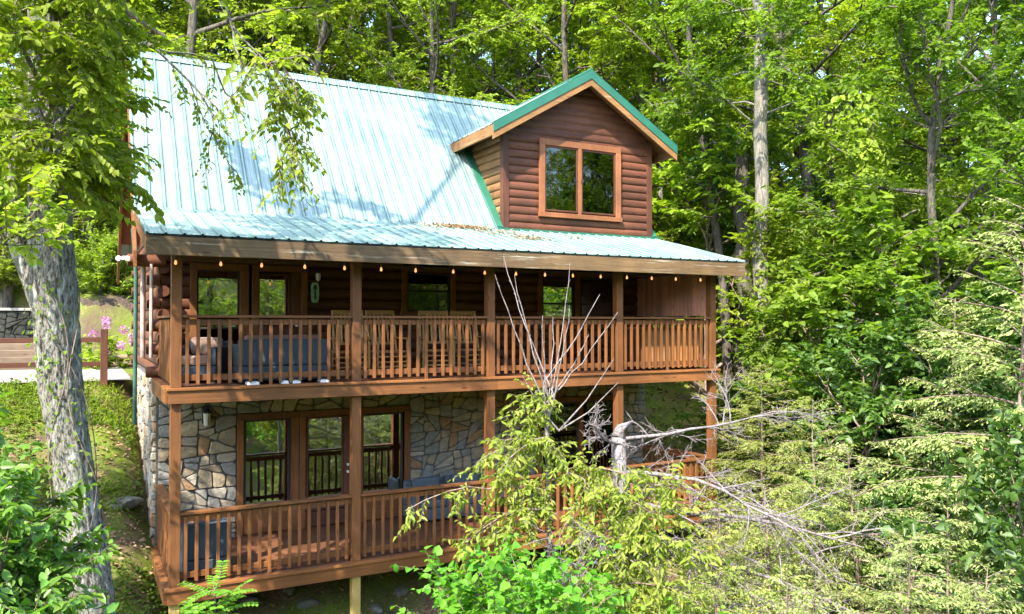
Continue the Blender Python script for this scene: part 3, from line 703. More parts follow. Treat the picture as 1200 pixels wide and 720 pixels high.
for i, (x, w_) in enumerate(((1.12, .17), (1.58, .1), (1.75, .12), (2.17, .14))):
    lbs = ['white flat box end lying under the railing, leftmost of a row below the wicker sofa', 'short white box end under the sofa railing, second from the left', 'white box end touching its neighbour under the sofa railing, third from the left', 'white box end under the sofa railing, nearest the second porch post']
    mb = MB(); mb.box(-w_ / 2, w_ / 2, -.09, .09, 0, .035); mb.box(-w_ / 2 + .01, w_ / 2 - .01, -.08, .08, .0352, .045)
    o = mb.build('paver_brick', M['white'], None, .004); o.location = (x, .16, H + .002); tag(o, lbs[i], 'brick', 'white pieces under the sofa')
# thermometer plate, lanterns, camera
t = empty('wall_plate', (2.595, W - .06, 4.2), 0, 'mint green oval plate with a dark emblem on the wall beside the upper door', 'plate')
mb = MB(); ns = 24; pts = []
for k in range(ns):
    a = 2 * math.pi * k / ns; cx_, cz_ = math.cos(a), math.sin(a); pts.append((.075 * (abs(cx_) ** .5) * (1 if cx_ > 0 else -1), .185 * (abs(cz_) ** .7) * (1 if cz_ > 0 else -1)))
mb.prism(pts, 'y', -.02, 0); mb.build('plate', M['sign'], t, .004)
mb = MB(); mb.prism([(.035 * math.cos(a), .09 + .05 * math.sin(a)) for a in np.linspace(0, 6.1, 12)], 'y', -.024, -.0205); mb.box(-.018, .018, -.024, -.0205, -.12, .035); mb.build('emblem', M['pipe_green'], t)
t = empty('porch_light', (2.64, W - .06, 4.55), 0, 'small glass porch light high on the log wall above the mint plate', 'wall light', 'wall lights on the cabin')
mb = MB(); mb.box(-.04, .04, -.06, 0, .0, .06); mb.build('bracket', M['black'], t, .004)
mb = MB(); mb.tube([(0, -.06, .0), (0, -.06, -.03), (0, -.06, -.12), (0, -.06, -.15)], [.03, .045, .04, .01], 10); mb.build('lamp_shade', M['white'], t, 0, True)
t = empty('wall_lantern', (.76, W - .06, 2.1), 0, 'dark carriage lantern on the stone wall left of the lower glass doors', 'lantern', 'wall lights on the cabin')
mb = MB(); mb.box(-.06, .06, -.03, .0, -.12, .16); mb.tube([(0, -.03, .1), (0, -.12, .16), (0, -.12, .12)], .012, 8); mb.build('bracket', M['black'], t, .004)
mb = MB(); mb.tube([(0, -.12, .12), (0, -.12, .07), (0, -.12, .05)], [.02, .09, .095], 10); mb.build('cap', M['black'], t)
mb = MB(); mb.tube([(0, -.12, .05), (0, -.12, -.14), (0, -.12, -.17)], [.07, .055, .02], 8); mb.build('glass_body', M['white'], t, 0, True)
mb = MB()
for k in range(4): a = k * math.pi / 2 + .4; mb.tube([(.073 * math.cos(a), -.12 + .073 * math.sin(a), .05), (.058 * math.cos(a), -.12 + .058 * math.sin(a), -.14)], .007, 5)
mb.build('cage', M['black'], t)
t = empty('security_camera', (-.50, 2.02, 4.68), 0, 'white two headed security camera on the log beam end at the left rake', 'security camera')
mb = MB(); mb.tube([(.02, 0, 0), (-.03, -.05, 0)], .03, 8); mb.build('bracket', M['white'], t)
for s in (-1, 1):
    mb = MB(); mb.tube([(-.03 + s * .06, -.04, .0), (-.03 + s * .065, -.12, -.02), (-.03 + s * .07, -.17, -.03)], [.035, .045, .03], 10); mb.build('camera_head', M['white'], t, 0, True)
# string lights
sl = empty('string_light', (0, -.33, 4.56), 0, 'string of warm round bulbs hanging along the underside of the porch eave', 'string light')
bx = [.02, .6, 1.15, 1.76, 2.35, 2.92, 3.48, 4.12, 4.68, 5.26, 5.82, 6.38, 6.96, 7.53, 8.09, 8.65, 9.25]
mb = MB(); pts = []
for a, b in zip(bx[:-1], bx[1:]):
    for k in range(6): tt = k / 6; pts.append((a + (b - a) * tt, 0, -.06 * 4 * tt * (1 - tt) + .01))
pts.append((bx[-1], 0, .01)); mb.tube(pts, .006, 5); mb.build('cable', M['black'], sl)
for x in bx:
    mb = MB(); mb.tube([(x, 0, .012), (x, 0, -.055)], [.013, .016], 8)
    s_ = mb.build('socket', M['black'], sl)
    mb = MB(); prof = [(-.055, .010), (-.068, .013), (-.084, .019), (-.10, .020), (-.114, .013), (-.119, .003)]
    mb.tube([(x, 0, z) for z, r in prof], [r for z, r in prof], 10); mb.build('bulb', M['bulb'], s_, 0, True)

# ------------------------------------------------------------------ yard at the left, behind the big tree
def fence():
    t = empty('rail_fence', (-.68, 6.6, 2.45), 0, 'low brown post and rail fence along the pale path left of the cabin', 'fence')
    for x in (0, -2.4, -4.8):
        mb = MB(); mb.box(x - .07, x + .07, -.07, .07, -.4, 1.08); mb.build('post', M['log_z'], t, .01)
    mb = MB(); mb.bar((-5, .04, .84), (-.07, .04, .86), .05, .10); mb.build('rail', M['log_x'], t, .004)
    mb = MB(); mb.bar((-5, .04, .38), (-.07, .04, .36), .05, .10); mb.build('rail', M['log_x'], t, .004)
fence()
t = empty('timber_steps', (-2.6, 12.1, 2.46), 0, 'grey timber garden steps rising from the path behind the fence', 'steps')
for k in range(4):
    mb = MB(); mb.box(-1.2, .55, k * .42, k * .42 + .2, k * .17 - .1, k * .17 + .13); mb.build('tread', M['grey_wood'], t, .01)
mb = MB(); mb.box(-1.2, .55, .02, 2, -.4, .0); mb.build('riser_fill', M['mulch'], t)
t = empty('retaining_wall', (-2.9, 14.8, 3.0), 0, 'low dark stone retaining wall with a pale cap behind the steps', 'retaining wall')
mb = MB(); stones(mb, -2.2, 1.7, -.4, 1.0, lambda u, v, h: (u, -h, v), .08); mb.build('stone_face', plain('dark_wall_stone', (.035, .036, .03), .9, .2, 0, .5, 9), t)
mb = MB(); mb.box(-2.2, 1.7, .01, .4, -.6, 1.0); mb.build('core', M['mortar'], t)
mb = MB(); mb.box(-2.25, 1.75, -.09, .45, 1.002, 1.08); mb.build('cap', M['concrete'], t, .01)
t = empty('garden_timber', (-.2, 12.05, 2.46), 0, 'stacked dark landscape timbers edging the flower bed beside the path', 'garden edging')
mb = MB()
for k in range(2): mb.tube([(-1.0, .0, .09 + .17 * k), (1.6, .02, .09 + .17 * k)], .085, 10)
mb.build('timber', M['grey_wood'], t, 0, True)

# ------------------------------------------------------------------ plant tools
def unit(a): return a / np.maximum(np.linalg.norm(a, axis=-1, keepdims=True), 1e-9)
class Leaves:
    """collects leaf blades: base point, axis, normal, length, width"""
    def __init__(s): s.P = []; s.A = []; s.N = []; s.L = []; s.W = []
    def add(s, P, A, N, L, Wd):
        s.P.append(P); s.A.append(A); s.N.append(N); s.L.append(L); s.W.append(Wd)
    def mesh(s, name, fold=.16, shape=(.28, .5, .68, .36), curl=.12, quads=2):
        P = np.concatenate(s.P); A = unit(np.concatenate(s.A)); N = np.concatenate(s.N); L = np.concatenate(s.L)[:, None]; Wd = np.concatenate(s.W)[:, None]
        B = unit(np.cross(N, A)); N = np.cross(A, B); a1, w1, a2, w2 = shape; n = len(P)
        if quads == 2:
            V = np.stack([P, P + A * L * a1 + B * Wd * w1 + N * Wd * fold, P + A * L * a2 + B * Wd * w2 + N * (Wd * fold - L * curl * .35),
                          P + A * L - N * L * curl, P + A * L * a2 - B * Wd * w2 + N * (Wd * fold - L * curl * .35), P + A * L * a1 - B * Wd * w1 + N * Wd * fold], 1).reshape(-1, 3)
            b = np.arange(n)[:, None] * 6; F = np.concatenate([b + np.array([[0, 1, 2, 3]]), b + np.array([[0, 3, 4, 5]])])
        else:
            V = np.stack([P, P + A * L * .45 + B * Wd * .5, P + A * L - N * L * curl, P + A * L * .45 - B * Wd * .5], 1).reshape(-1, 3)
            b = np.arange(n)[:, None] * 4; F = b + np.array([[0, 1, 2, 3]])
        return raw_mesh(name, V, F)
def rot(d, ang, axis):
    return np.array(Vector(d) @ __import__('mathutils').Matrix.Rotation(-ang, 3, Vector(axis)))
def grow(r, p, d, L, n, wob=.12, lift=0.0):
    pts = [np.array(p, float)]; d = unit(np.array(d, float))
    for _ in range(n):
        d = unit(d + r.normal(0, wob, 3) + np.array([0, 0, lift])); pts.append(pts[-1] + d * L / n)
    return pts
def along(pts, t):
    f = t * (len(pts) - 1); i = min(int(f), len(pts) - 2); f -= i
    return pts[i] * (1 - f) + pts[i + 1] * f, unit(pts[i + 1] - pts[i])
def spray(r, lv, p, d, L, n, ll, lw, droop=.25, nj=.45):
    """a twig with alternate leaves; returns its line"""
    d = unit(d + np.array([0, 0, -.15]) ); e = p + d * L + np.array([0, 0, -droop * L * .4])
    t = (np.arange(n) + .6) / n; P = p + (e - p) * t[:, None]
    side = unit(np.cross(d, [0, 0, 1.0]))[None] * np.where(np.arange(n) % 2, 1, -1)[:, None]
    A = unit(d[None] * .55 + side * .8 + r.normal(0, .3, (n, 3)) + np.array([0, 0, -droop]))
    N = np.array([0, 0, 1.0]) + r.normal(0, nj, (n, 3))
    s = r.uniform(.45, 1.25, n); lv.add(P, A, N, ll * s, lw * s * r.uniform(.8, 1.15, n)); return [p, e]
def rad_tube(mb, pts, r0, r1, n):
    mb.tube(pts, list(np.linspace(r0, r1, len(pts))), n, False)
def broadleaf(seed, H, cs, spread, ll=.15, lw=.085, nl=15, ns=7, nt=8, npt=13, r0=.16, droop=.25, lean=0, top=.5, tw=.75):
    """trunk mesh + crown mesh of leaf sprays on limbs"""
    r = np.random.default_rng(seed); mb = MB(); lv = Leaves()
    trunk = grow(r, (0, 0, -.6), (lean, lean * .5, 1), H + .6, 12, .05, .05); rad_tube(mb, trunk, r0, r0 * .18, 9)
    az = r.uniform(0, 6.3)
    for i in range(nl):
        u = (i + r.uniform(0, .8)) / nl; t = cs + (1 - cs) * u * .97; p, td = along(trunk, t); az += 2.4 + r.uniform(-.5, .5)
        prof = (1 - u) ** .6 * (1 - top) + top * math.sin(math.pi * min(1, u * .85 + .15)); L = spread * (.45 + .75 * prof) * r.uniform(.75, 1.2)
        el = .25 + .75 * u + r.uniform(-.25, .25); d = np.array([math.cos(az) * math.cos(el), math.sin(az) * math.cos(el), math.sin(el)])
        limb = grow(r, p, d, L, 6, .13, .0); rr = r0 * (1 - t) * .55 + .018; rad_tube(mb, limb, rr, .008, 5)
        for j in range(ns):
            s = .22 + .78 * (j + r.uniform(0, 1)) / ns; q, ld = along(limb, min(s, .999)); sg = 1 if j % 2 else -1
            dd = unit(rot(ld, sg * r.uniform(.5, 1.2), (0, 0, 1)) + r.normal(0, .25, 3)); l2 = L * .42 * (1.15 - s) + .35
            sec = grow(r, q, dd, l2, 4, .16, -.03); rad_tube(mb, sec, rr * .4 + .004, .004, 4)
            for k in range(nt):
                q2, sd2 = along(sec, min(.15 + .85 * (k + r.uniform(0, 1)) / nt, .999)); d3 = unit(rot(sd2, (1 if k % 2 else -1) * r.uniform(.3, 1.1), (0, 0, 1)) + r.normal(0, .35, 3))
                spray(r, lv, q2, d3, tw * r.uniform(.5, 1.1), npt, ll, lw, droop)
    return mb, lv
def hemlock(seed, H, spread, nb=46, bl=.085, bw=.034, bare=.0, cs=.08):
    """feathery conifer: drooping fronds of flat sprays, tips nodding"""
    r = np.random.default_rng(seed); mb = MB(); lv = Leaves()
    trunk = grow(r, (0, 0, -.6), (0, 0, 1), H + .6, 10, .025, .05); rad_tube(mb, trunk, .025 + H * .009, .006, 8); az = r.uniform(0, 6)
    for i in range(nb):
        u = (i + .5) / nb; t = cs + (1 - cs) * u; p, _ = along(trunk, min(t, .998)); az += 2.4 + r.uniform(-.4, .4)
        L = spread * (1 - u) ** .7 * r.uniform(.7, 1.15) + .22; el = .12 + .5 * u + r.uniform(-.2, .2)
        d = np.array([math.cos(az) * math.cos(el), math.sin(az) * math.cos(el), math.sin(el)]); n = 7
        br = grow(r, p, d, L, n, .06, -.075); rad_tube(mb, br, .004 + .009 * L, .002, 4); roll = r.normal(0, .35)
        m_ = max(5, int(L / (.042 if bl < .1 else .08)))
        for j in range(m_):
            s = .10 + .90 * (j + .5) / m_; q, bd = along(br, min(s, .999)); sg = 1 if j % 2 else -1
            side = unit(np.cross(bd, [0, 0, 1.0]) + np.array([0, 0, roll * .6])) * sg; l2 = (.12 + .34 * L * (1.02 - s) ** .8 * min(1, s * 4)) * r.uniform(.7, 1.2)
            if r.random() < bare:
                rad_tube(mb, [q, q + unit(bd * .6 + side + r.normal(0, .3, 3)) * l2], .003, .001, 3); continue
            dd = unit(bd * .75 + side * .8 + np.array([0, 0, -.30]) + r.normal(0, .16, 3)); c = max(4, int(l2 / (bl * .34))); tt = (np.arange(c) + .7) / c
            P = q + dd * l2 * tt[:, None] + np.array([0, 0, -.30]) * (l2 * tt[:, None]) ** 2
            sd2 = unit(np.cross(dd, [0, 0, 1.0])) * np.where(np.arange(c) % 2, 1, -1)[:, None]
            A = unit(dd * .75 + sd2 * .7 + np.array([0, 0, -.15]) + r.normal(0, .22, (c, 3))); N = np.array([0, 0, 1.0]) + r.normal(0, .55, (c, 3)); z = r.uniform(.7, 1.25, c) * (1.1 - .4 * tt)
            lv.add(P, A, N, bl * z, bw * z)
    return mb, lv
def shrub(seed, R, Hh, ns_, ll, lw, nt=10, npt=12, droop=.3, stem=.014, tw=.4, el0=.5):
    r = np.random.default_rng(seed); mb = MB(); lv = Leaves()
    for i in range(ns_):
        az = 2.4 * i + r.uniform(-.4, .4); el = r.uniform(el0, 1.45); d = np.array([math.cos(az) * math.cos(el), math.sin(az) * math.cos(el), math.sin(el)])
        L = math.hypot(R * math.cos(el), Hh * math.sin(el)) * r.uniform(.75, 1.1); st = grow(r, (r.uniform(-.08, .08), r.uniform(-.08, .08), -.2), d, L + .2, 6, .11, .02); rad_tube(mb, st, stem * (.6 + L * .3), .004, 5)
        for k in range(nt):
            s = .25 + .75 * (k + r.uniform(0, 1)) / nt; q, sd2 = along(st, min(s, .999)); d3 = unit(rot(sd2, r.uniform(0, 6.3), (0, 0, 1)) * .7 + sd2 * .4 + r.normal(0, .3, 3))
            a, b = spray(r, lv, q, d3, tw * r.uniform(.6, 1.2), npt, ll, lw, droop); rad_tube(mb, [a, b], .004, .002, 3)
    return mb, lv
proto = {}
def register(key, pair, bark_m, leaf_m, names=('trunk', 'crown'), **k):
    mb, lv = pair; me = bpy.data.meshes.new(names[0]); me.from_pydata(mb.v, [], mb.f); me.materials.append(M[bark_m])
    me.polygons.foreach_set('use_smooth', np.ones(len(me.polygons), bool))
    lm = lv.mesh(names[1], **k); lm.materials.append(M[leaf_m]); proto[key] = (me, lm, names)
def place(key, name, loc, s=1.0, rz=0.0, label=None, cat='tree', group=None, leaf_m=None, sz=None):
    me, lm, names = proto[key]
    if leaf_m and M[leaf_m] is not lm.materials[0]:
        k2 = key + leaf_m
        if k2 not in proto: l2 = lm.copy(); l2.materials.clear(); l2.materials.append(M[leaf_m]); proto[k2] = (me, l2, names)
        me, lm, names = proto[k2]
    t = empty(name, loc, rz, label, cat, group); t.scale = (s, s, sz or s)
    for nm, q in zip(names, (me, lm)):
        o = bpy.data.objects.new(nm, q); C.objects.link(o); o.parent = t
    return t
def gz(x, y): return float(hgt(x, y))

# ------------------------------------------------------------------ the forest
for i in range(4): register('far%d' % i, broadleaf(10 + i, 15 + i, .22, 3.5, .155, .09, 22, 7, 8, 13, .17), 'bark_forest', 'leaf_mid', quads=1 if 0 else 2)
for i in range(2): register('tall%d' % i, broadleaf(30 + i, 19, .42, 3.6, .155, .09, 20, 7, 8, 13, .19), 'bark_forest', 'leaf_mid')
for i in range(3): register('bush%d' % i, broadleaf(40 + i, 4.2, .06, 1.9, .14, .08, 16, 6, 6, 12, .05, tw=.55), 'bark_stem', 'leaf_dark')
for i in range(3): register('hem%d' % i, hemlock(60 + i, 6.5, 2.2, 96, .068, .026, bare=.06), 'bark_stem', 'hemlock', quads=1)
register('hemtall', hemlock(70, 14, 2.8, 84, .18, .08, .05, .12), 'bark_forest', 'hemlock', quads=1)
fr_ = np.random.default_rng(8); placed = []
zones = {
 'roof': ('bright leafy tree in the wood directly behind the long main roof', 'trees behind the main roof'),
 'dormer': ('leafy tree in the wood behind and above the dormer', 'trees behind the dormer'),
 'right': ('dense green tree in the wood to the right of the cabin', 'trees right of the cabin'),
 'left': ('leafy tree on the rise behind the yard at the left', 'trees behind the yard')}
def try_tree(az, d, mind):
    x = CAM[0] + d * math.sin(az); y = CAM[1] + d * math.cos(az)
    if any((x - a) ** 2 + (y - b) ** 2 < mind ** 2 for a, b in placed): return None
    return x, y
cnt = 0
for it in range(2600):
    az = math.radians(fr_.uniform(-9, 67)); a = math.degrees(az)
    dmin = 27.5 if a < 3 else (26 if a < 42 else 25 - (a - 42) * .38)
    d = dmin + (62 - dmin) * fr_.random() ** 1.5
    q = try_tree(az, d, 2.7 if d < 40 else 3.6)
    if q is None or cnt > 125: continue
    x, y = q
    if -1 < x < 11.5 and y < 11.5: continue
    if (39.5 < a < 50.5 and d < 22.5) or (51.0 < a < 53.6 and d < 22.5): continue
    placed.append(q); cnt += 1
    z = 'left' if a < 2.5 else 'roof' if a < 26 else 'dormer' if a < 41 else 'right'
    key = ('tall%d' % fr_.integers(2)) if fr_.random() < .25 else 'far%d' % fr_.integers(4)
    if z == 'right': lm = fr_.choice(['leaf_mid', 'leaf_bright', 'leaf_mid', 'leaf_bright'])
    elif z == 'dormer': lm = fr_.choice(['leaf_bright', 'leaf_mid'])
    else: lm = fr_.choice(['leaf_bright', 'leaf_bright', 'leaf_yellow'] if z == 'roof' else ['leaf_mid', 'leaf_bright'])
    if z == 'right' and fr_.random() < .22: key = 'hemtall'; lm = 'hemlock'
    place(key, 'forest_tree', (x, y, gz(x, y)), fr_.uniform(.8, 1.2), fr_.uniform(0, 6.3), *(zones[z][0], 'tree', zones[z][1]), leaf_m=str(lm))
cnt = 0; pb = []
for it in range(2400):
    az = math.radians(fr_.uniform(-6, 66)); a = math.degrees(az)
    dmin = 29 if a < 4 else (27 if a < 42 else 22 - (a - 42) * .30); d = dmin + 20 * fr_.random() ** 1.6
    x = CAM[0] + d * math.sin(az); y = CAM[1] + d * math.cos(az)
    if cnt > 100 or (-1 < x < 12 and y < 11.5) or any((x - u) ** 2 + (y - v) ** 2 < 2.6 for u, v in pb): continue
    if (42.6 < a < 48.6 and d < 24) or (51.3 < a < 53.8 and d < 22.5): continue
    pb.append((x, y)); cnt += 1; R_ = a > 41
    place('bush%d' % fr_.integers(3), 'understory_bush', (x, y, gz(x, y) - .1), fr_.uniform(.8, 1.8 if R_ else 1.4), fr_.uniform(0, 6.3),
          'leafy bush in the undergrowth right of the cabin' if R_ else 'leafy bush among the trunks behind the cabin', 'bush', 'undergrowth bushes right of the cabin' if R_ else 'undergrowth bushes behind the cabin',
          leaf_m=str(fr_.choice(['leaf_mid', 'leaf_mid', 'leaf_bright'] if R_ else ['leaf_mid', 'leaf_bright'])))
vr = np.random.default_rng(77)
for x, y, s in [(vr.uniform(-15, 75), -34 - 40 * vr.random() ** 1.5, vr.uniform(.9, 1.3)) for _ in range(80)] + [(-32, -30, 1.1), (-26, -44, 1.2), (-18, -36, 1), (-12, -46, 1.2), (-6, -38, 1.0), (0, -47, 1.2), (5, -38, 1.1), (11, -46, 1.2), (16, -36, 1), (23, -43, 1.2), (30, -34, 1.1), (36, -26, 1), (34, -28, .9), (48, -14, 1)]:
    place('far%d' % (abs(int(x)) % 4), 'valley_tree', (x, y, gz(x, y)), s, x, 'leafy tree across the valley, seen only as a reflection in the cabin glass', 'tree', 'trees across the valley', leaf_m='leaf_yellow')
lr = np.random.default_rng(91); lp = []
for it in range(200):
    x, y = lr.uniform(-24, -3.5), lr.uniform(17.5, 34)
    if len(lp) > 17 or any((x - u) ** 2 + (y - v) ** 2 < 9 for u, v in lp + placed): continue
    lp.append((x, y)); place('far%d' % lr.integers(4), 'forest_tree', (x, y, gz(x, y)), lr.uniform(.8, 1.1), lr.uniform(0, 6.3), zones['left'][0], 'tree', zones['left'][1], leaf_m=str(lr.choice(['leaf_mid', 'leaf_bright'])))
# single trunks one can pick out
def pole_tree(name, base, top, r0, r1, bark_m, label, limbs=0, seed=1, leaf_m='leaf_mid', leaf=True, l0=.45):
    r = np.random.default_rng(seed); base = np.array(base, float); top = np.array(top, float); mb = MB(); lv = Leaves(); n = 14
    pts = [(top - base) * k / n + (r.normal(0, .05, 3) * np.array([1, 1, 0]) if 0 < k < n else 0) for k in range(n + 1)]
    rad = list(np.linspace(r0, r1, n + 1)); rad[0] *= 1.35; mb.tube(pts, rad, 12, False); Hh = np.linalg.norm(top - base)
    for i in range(limbs):
        p, d = along(pts, l0 + (1 - l0) * (i + r.uniform(0, .7)) / limbs); az = 2.4 * i + r.uniform(0, 1); L = r.uniform(1.2, 2.8)
        lb = grow(r, p, (math.cos(az), math.sin(az), r.uniform(-.1, .5)), L, 5, .15); rad_tube(mb, lb, .035, .008, 5)
        for j in range(8):
            q, ld = along(lb, .3 + .7 * (j + r.random()) / 8.01); dd = unit(rot(ld, (1 if j % 2 else -1) * r.uniform(.5, 1.2), (0, 0, 1))); sec = grow(r, q, dd, .8, 3, .15); rad_tube(mb, sec, .012, .004, 4)
            for k in range(6): q2, s2 = along(sec, min(.999, (k + r.random()) / 6)); spray(r, lv, q2, unit(s2 + r.normal(0, .6, 3)), .45, 11, .15, .085)
    t = empty(name, base, 0, label, 'tree'); me = bpy.data.meshes.new('trunk'); me.from_pydata(mb.v, [], mb.f); link('trunk', me, M[bark_m], t, True)
    if leaf and limbs: link('crown', lv.mesh('crown'), M[leaf_m], t)
    return t
b = at(889, 470, 21.5); u = at(893, -60, 21.5); b[2] = gz(b[0], b[1]) - .3; pole_tree('tall_tree', b, u, .20, .16, 'bark_pale', 'tall straight grey trunk with creeper rising just right of the porch roof corner', 16, 3, 'leaf_mid', l0=.62)
b = at(872, 460, 24); u = at(868, 150, 24.4); b[2] = gz(b[0], b[1]) - .3; pole_tree('dark_tree', b, u, .26, .2, 'bark_forest', 'dark trunk in deep shade behind the right end of the porch', 8, 4, 'leaf_dark', l0=.7)
b = at(780, 300, 27); u = at(770, -40, 27); b[2] = gz(b[0], b[1]) - .3; pole_tree('slender_tree', b, u, .12, .08, 'bark_pale', 'slender pale trunk standing right of the dormer roof', 9, 5, 'leaf_bright', l0=.8)
b = at(1012, 400, 21); u = at(1012, 200, 21); b[2] = gz(b[0], b[1]) - .3; pole_tree('broken_tree', b, u, .24, .20, 'bark_pale', 'pale trunk wrapped in green creeper in the middle of the wood at right', 10, 6, 'leaf_bright', l0=.75)
b = at(790, 280, 29); u = at(822, 120, 29.5); b[2] = gz(b[0], b[1]) - .3; pole_tree('leaning_tree', b, u + (u - b) * .3, .16, .1, 'bark_forest', 'dark leaning trunk between the dormer and the tall grey trunk', 6, 7, 'leaf_mid', l0=.8)
for x0, x1, dd, lb, sd_ in ((640, 628, 31, 'thin dark stem rising behind the left slope of the dormer roof', 11), (708, 700, 30, 'dark forked stem rising behind the peak of the dormer', 12)):
    b = at(x0, 200, dd); u = at(x1, -40, dd); b[2] = gz(b[0], b[1]) - .3; pole_tree('thin_tree', b, u, .13, .08, 'bark_forest', lb, 8, sd_, 'leaf_bright', l0=.75)
# creeper on the tall trunk
def creeper(pts_r, seed, n, ll, lw, lm, label, rad=1.0, cat='creeper', name='creeper'):
    r = np.random.default_rng(seed); lv = Leaves(); mb = MB(); o0 = np.array(pts_r[0][0], float)
    P0 = [np.array(p, float) - o0 for p, _ in pts_r]; R0 = [q for _, q in pts_r]
    for s in range(3):
        line = []; a0 = r.uniform(3.2, 6.2)
        for k in range(24):
            tt = k / 23; f = tt * (len(P0) - 1); i = min(int(f), len(P0) - 2); f -= i; a = a0 + math.sin(tt * 7 + s * 2) * 1.0
            line.append(P0[i] * (1 - f) + P0[i + 1] * f + np.array([math.cos(a), math.sin(a), 0]) * (R0[i] * (1 - f) + R0[i + 1] * f + .01))
        mb.tube(line, .006, 4, False)
    k = r.random(n); f = k * (len(P0) - 1); i = np.minimum(f.astype(int), len(P0) - 2); f = (f - i)[:, None]; PP = np.array(P0); RR = np.array(R0)
    a = np.where(r.random(n) < .75, r.normal(4.1, .7, n), r.uniform(0, 6.3, n)); out = np.stack([np.cos(a), np.sin(a), 0 * a], 1)
    P = PP[i] * (1 - f) + PP[i + 1] * f + out * ((RR[i][:, None] * (1 - f) + RR[i + 1][:, None] * f) + r.uniform(.0, .10, (n, 1)))
    A = out * .5 + r.normal(0, .5, (n, 3)) + np.array([0, 0, -.7]); N = out + np.array([0, 0, .5]) + r.normal(0, .3, (n, 3)); z = r.uniform(.6, 1.2, n); lv.add(P, A, N, ll * z, lw * z)
    t = empty(name, o0, 0, label, cat); me = bpy.data.meshes.new('stem'); me.from_pydata(mb.v, [], mb.f); link('stem', me, M['bark_stem'], t, True); link('leaves', lv.mesh('leaves'), M[lm], t)
creeper([(at(889, 430, 21.5), .20), (at(891, 270, 21.5), .19)], 5, 300, .11, .075, 'leaf_bright', 'bright leafy creeper climbing the tall grey trunk right of the porch')
creeper([(at(1012, 300, 21), .3), (at(1010, 235, 21), .5), (at(1000, 120, 21), .9)], 6, 1100, .2, .13, 'leaf_bright', 'broad leafy creeper draping the upper part of the pale trunk at right')
# hemlocks to the right of the cabin, seen from above
hl = [(892, 428, 16.0, .9, 0, 'hemlock_gold', 'golden young hemlock at the right corner of the lower deck'),
      (965, 470, 13.0, .85, 1, 'hemlock_gold', 'yellowish hemlock right behind the dead white branches'),
      (1085, 345, 14.5, 1.0, 2, None, 'tall feathery hemlock under the creeper covered pale trunk'),
      (1190, 235, 13.5, 1.3, 0, None, 'tallest hemlock, at the right edge of the view'),
      (1035, 530, 10.5, .9, 2, None, 'light feathery hemlock below the dark leafy gap at right'),
      (905, 570, 10.2, .85, 0, 'hemlock_gold', 'yellowish hemlock below the white dead branches, close to the deck corner'),
      (1010, 625, 8.8, .9, 1, None, 'nearest hemlock at the bottom right, crossed by dead twigs'),
      (1110, 575, 10.0, .8, 0, None, 'grey green hemlock beside the glossy dark bush at the lower right'),
      (815, 650, 7.8, .6, 2, 'hemlock_gold', 'small golden hemlock crossed by the lowest dead bough'),
      (950, 690, 7.6, .65, 0, None, 'feathery hemlock top at the bottom edge below the dead twigs'),
      (850, 590, 8.9, .7, 0, 'hemlock_gold', 'golden hemlock in front of the right end of the lower deck'),
      (1075, 650, 8.6, .75, 2, None, 'pale hemlock at the bottom edge left of the glossy dark bush'),
      (940, 530, 11.5, .75, 2, 'hemlock_gold', 'golden hemlock right above the tips of the dead boughs'),
      (880, 665, 8.2, .7, 1, 'hemlock_gold', 'small yellow green hemlock at the bottom, right of the dead stump')]
for x, y, d, s, k, lm, lb in hl:
    tp = at(x, y, d); z0 = gz(tp[0], tp[1]); hh = (tp[2] - z0) / 6.5
    place('hem%d' % k, 'hemlock_tree', (tp[0], tp[1], z0), s, x * .1, lb, 'hemlock', 'young hemlocks on the right slope', leaf_m=lm, sz=max(hh, .5))
for x, y, d, s, lm, lb in ((960, 470, 18, 1.2, 'leaf_dark', 'dark broad leaved bush behind the golden hemlock'), (1090, 410, 18, 1.4, 'leaf_dark', 'large dark leafy bush behind the middle hemlock'), (1180, 420, 16.5, 1.3, 'leaf_dark', 'dark leafy bush between the tallest hemlock and the right edge'),
                           (960, 385, 20, 1.1, 'leaf_mid', 'mid green bush right of the tall grey trunk'), (1195, 600, 10.0, .8, 'leaf_dark', 'glossy dark bush in the bottom right corner'), (1140, 480, 15.0, .8, 'leaf_dark', 'dark leafy bush below the tallest hemlock'), (1035, 440, 16.0, 1.1, 'leaf_dark', 'dark round bush left of the tall feathery hemlock'), (850, 480, 19, .8, 'leaf_mid', 'bush on the leafy slope seen under the porch at right'), (1060, 660, 12, .9, 'leaf_dark', 'dark bush in the hollow below the hemlocks')):
    tp = at(x, y, d); z0 = gz(tp[0], tp[1]); place('bush%d' % (x % 3), 'leafy_bush', (tp[0], tp[1], z0), s, x, lb, 'bush', leaf_m=lm, sz=max(.4, (tp[2] - z0) / 4.2))

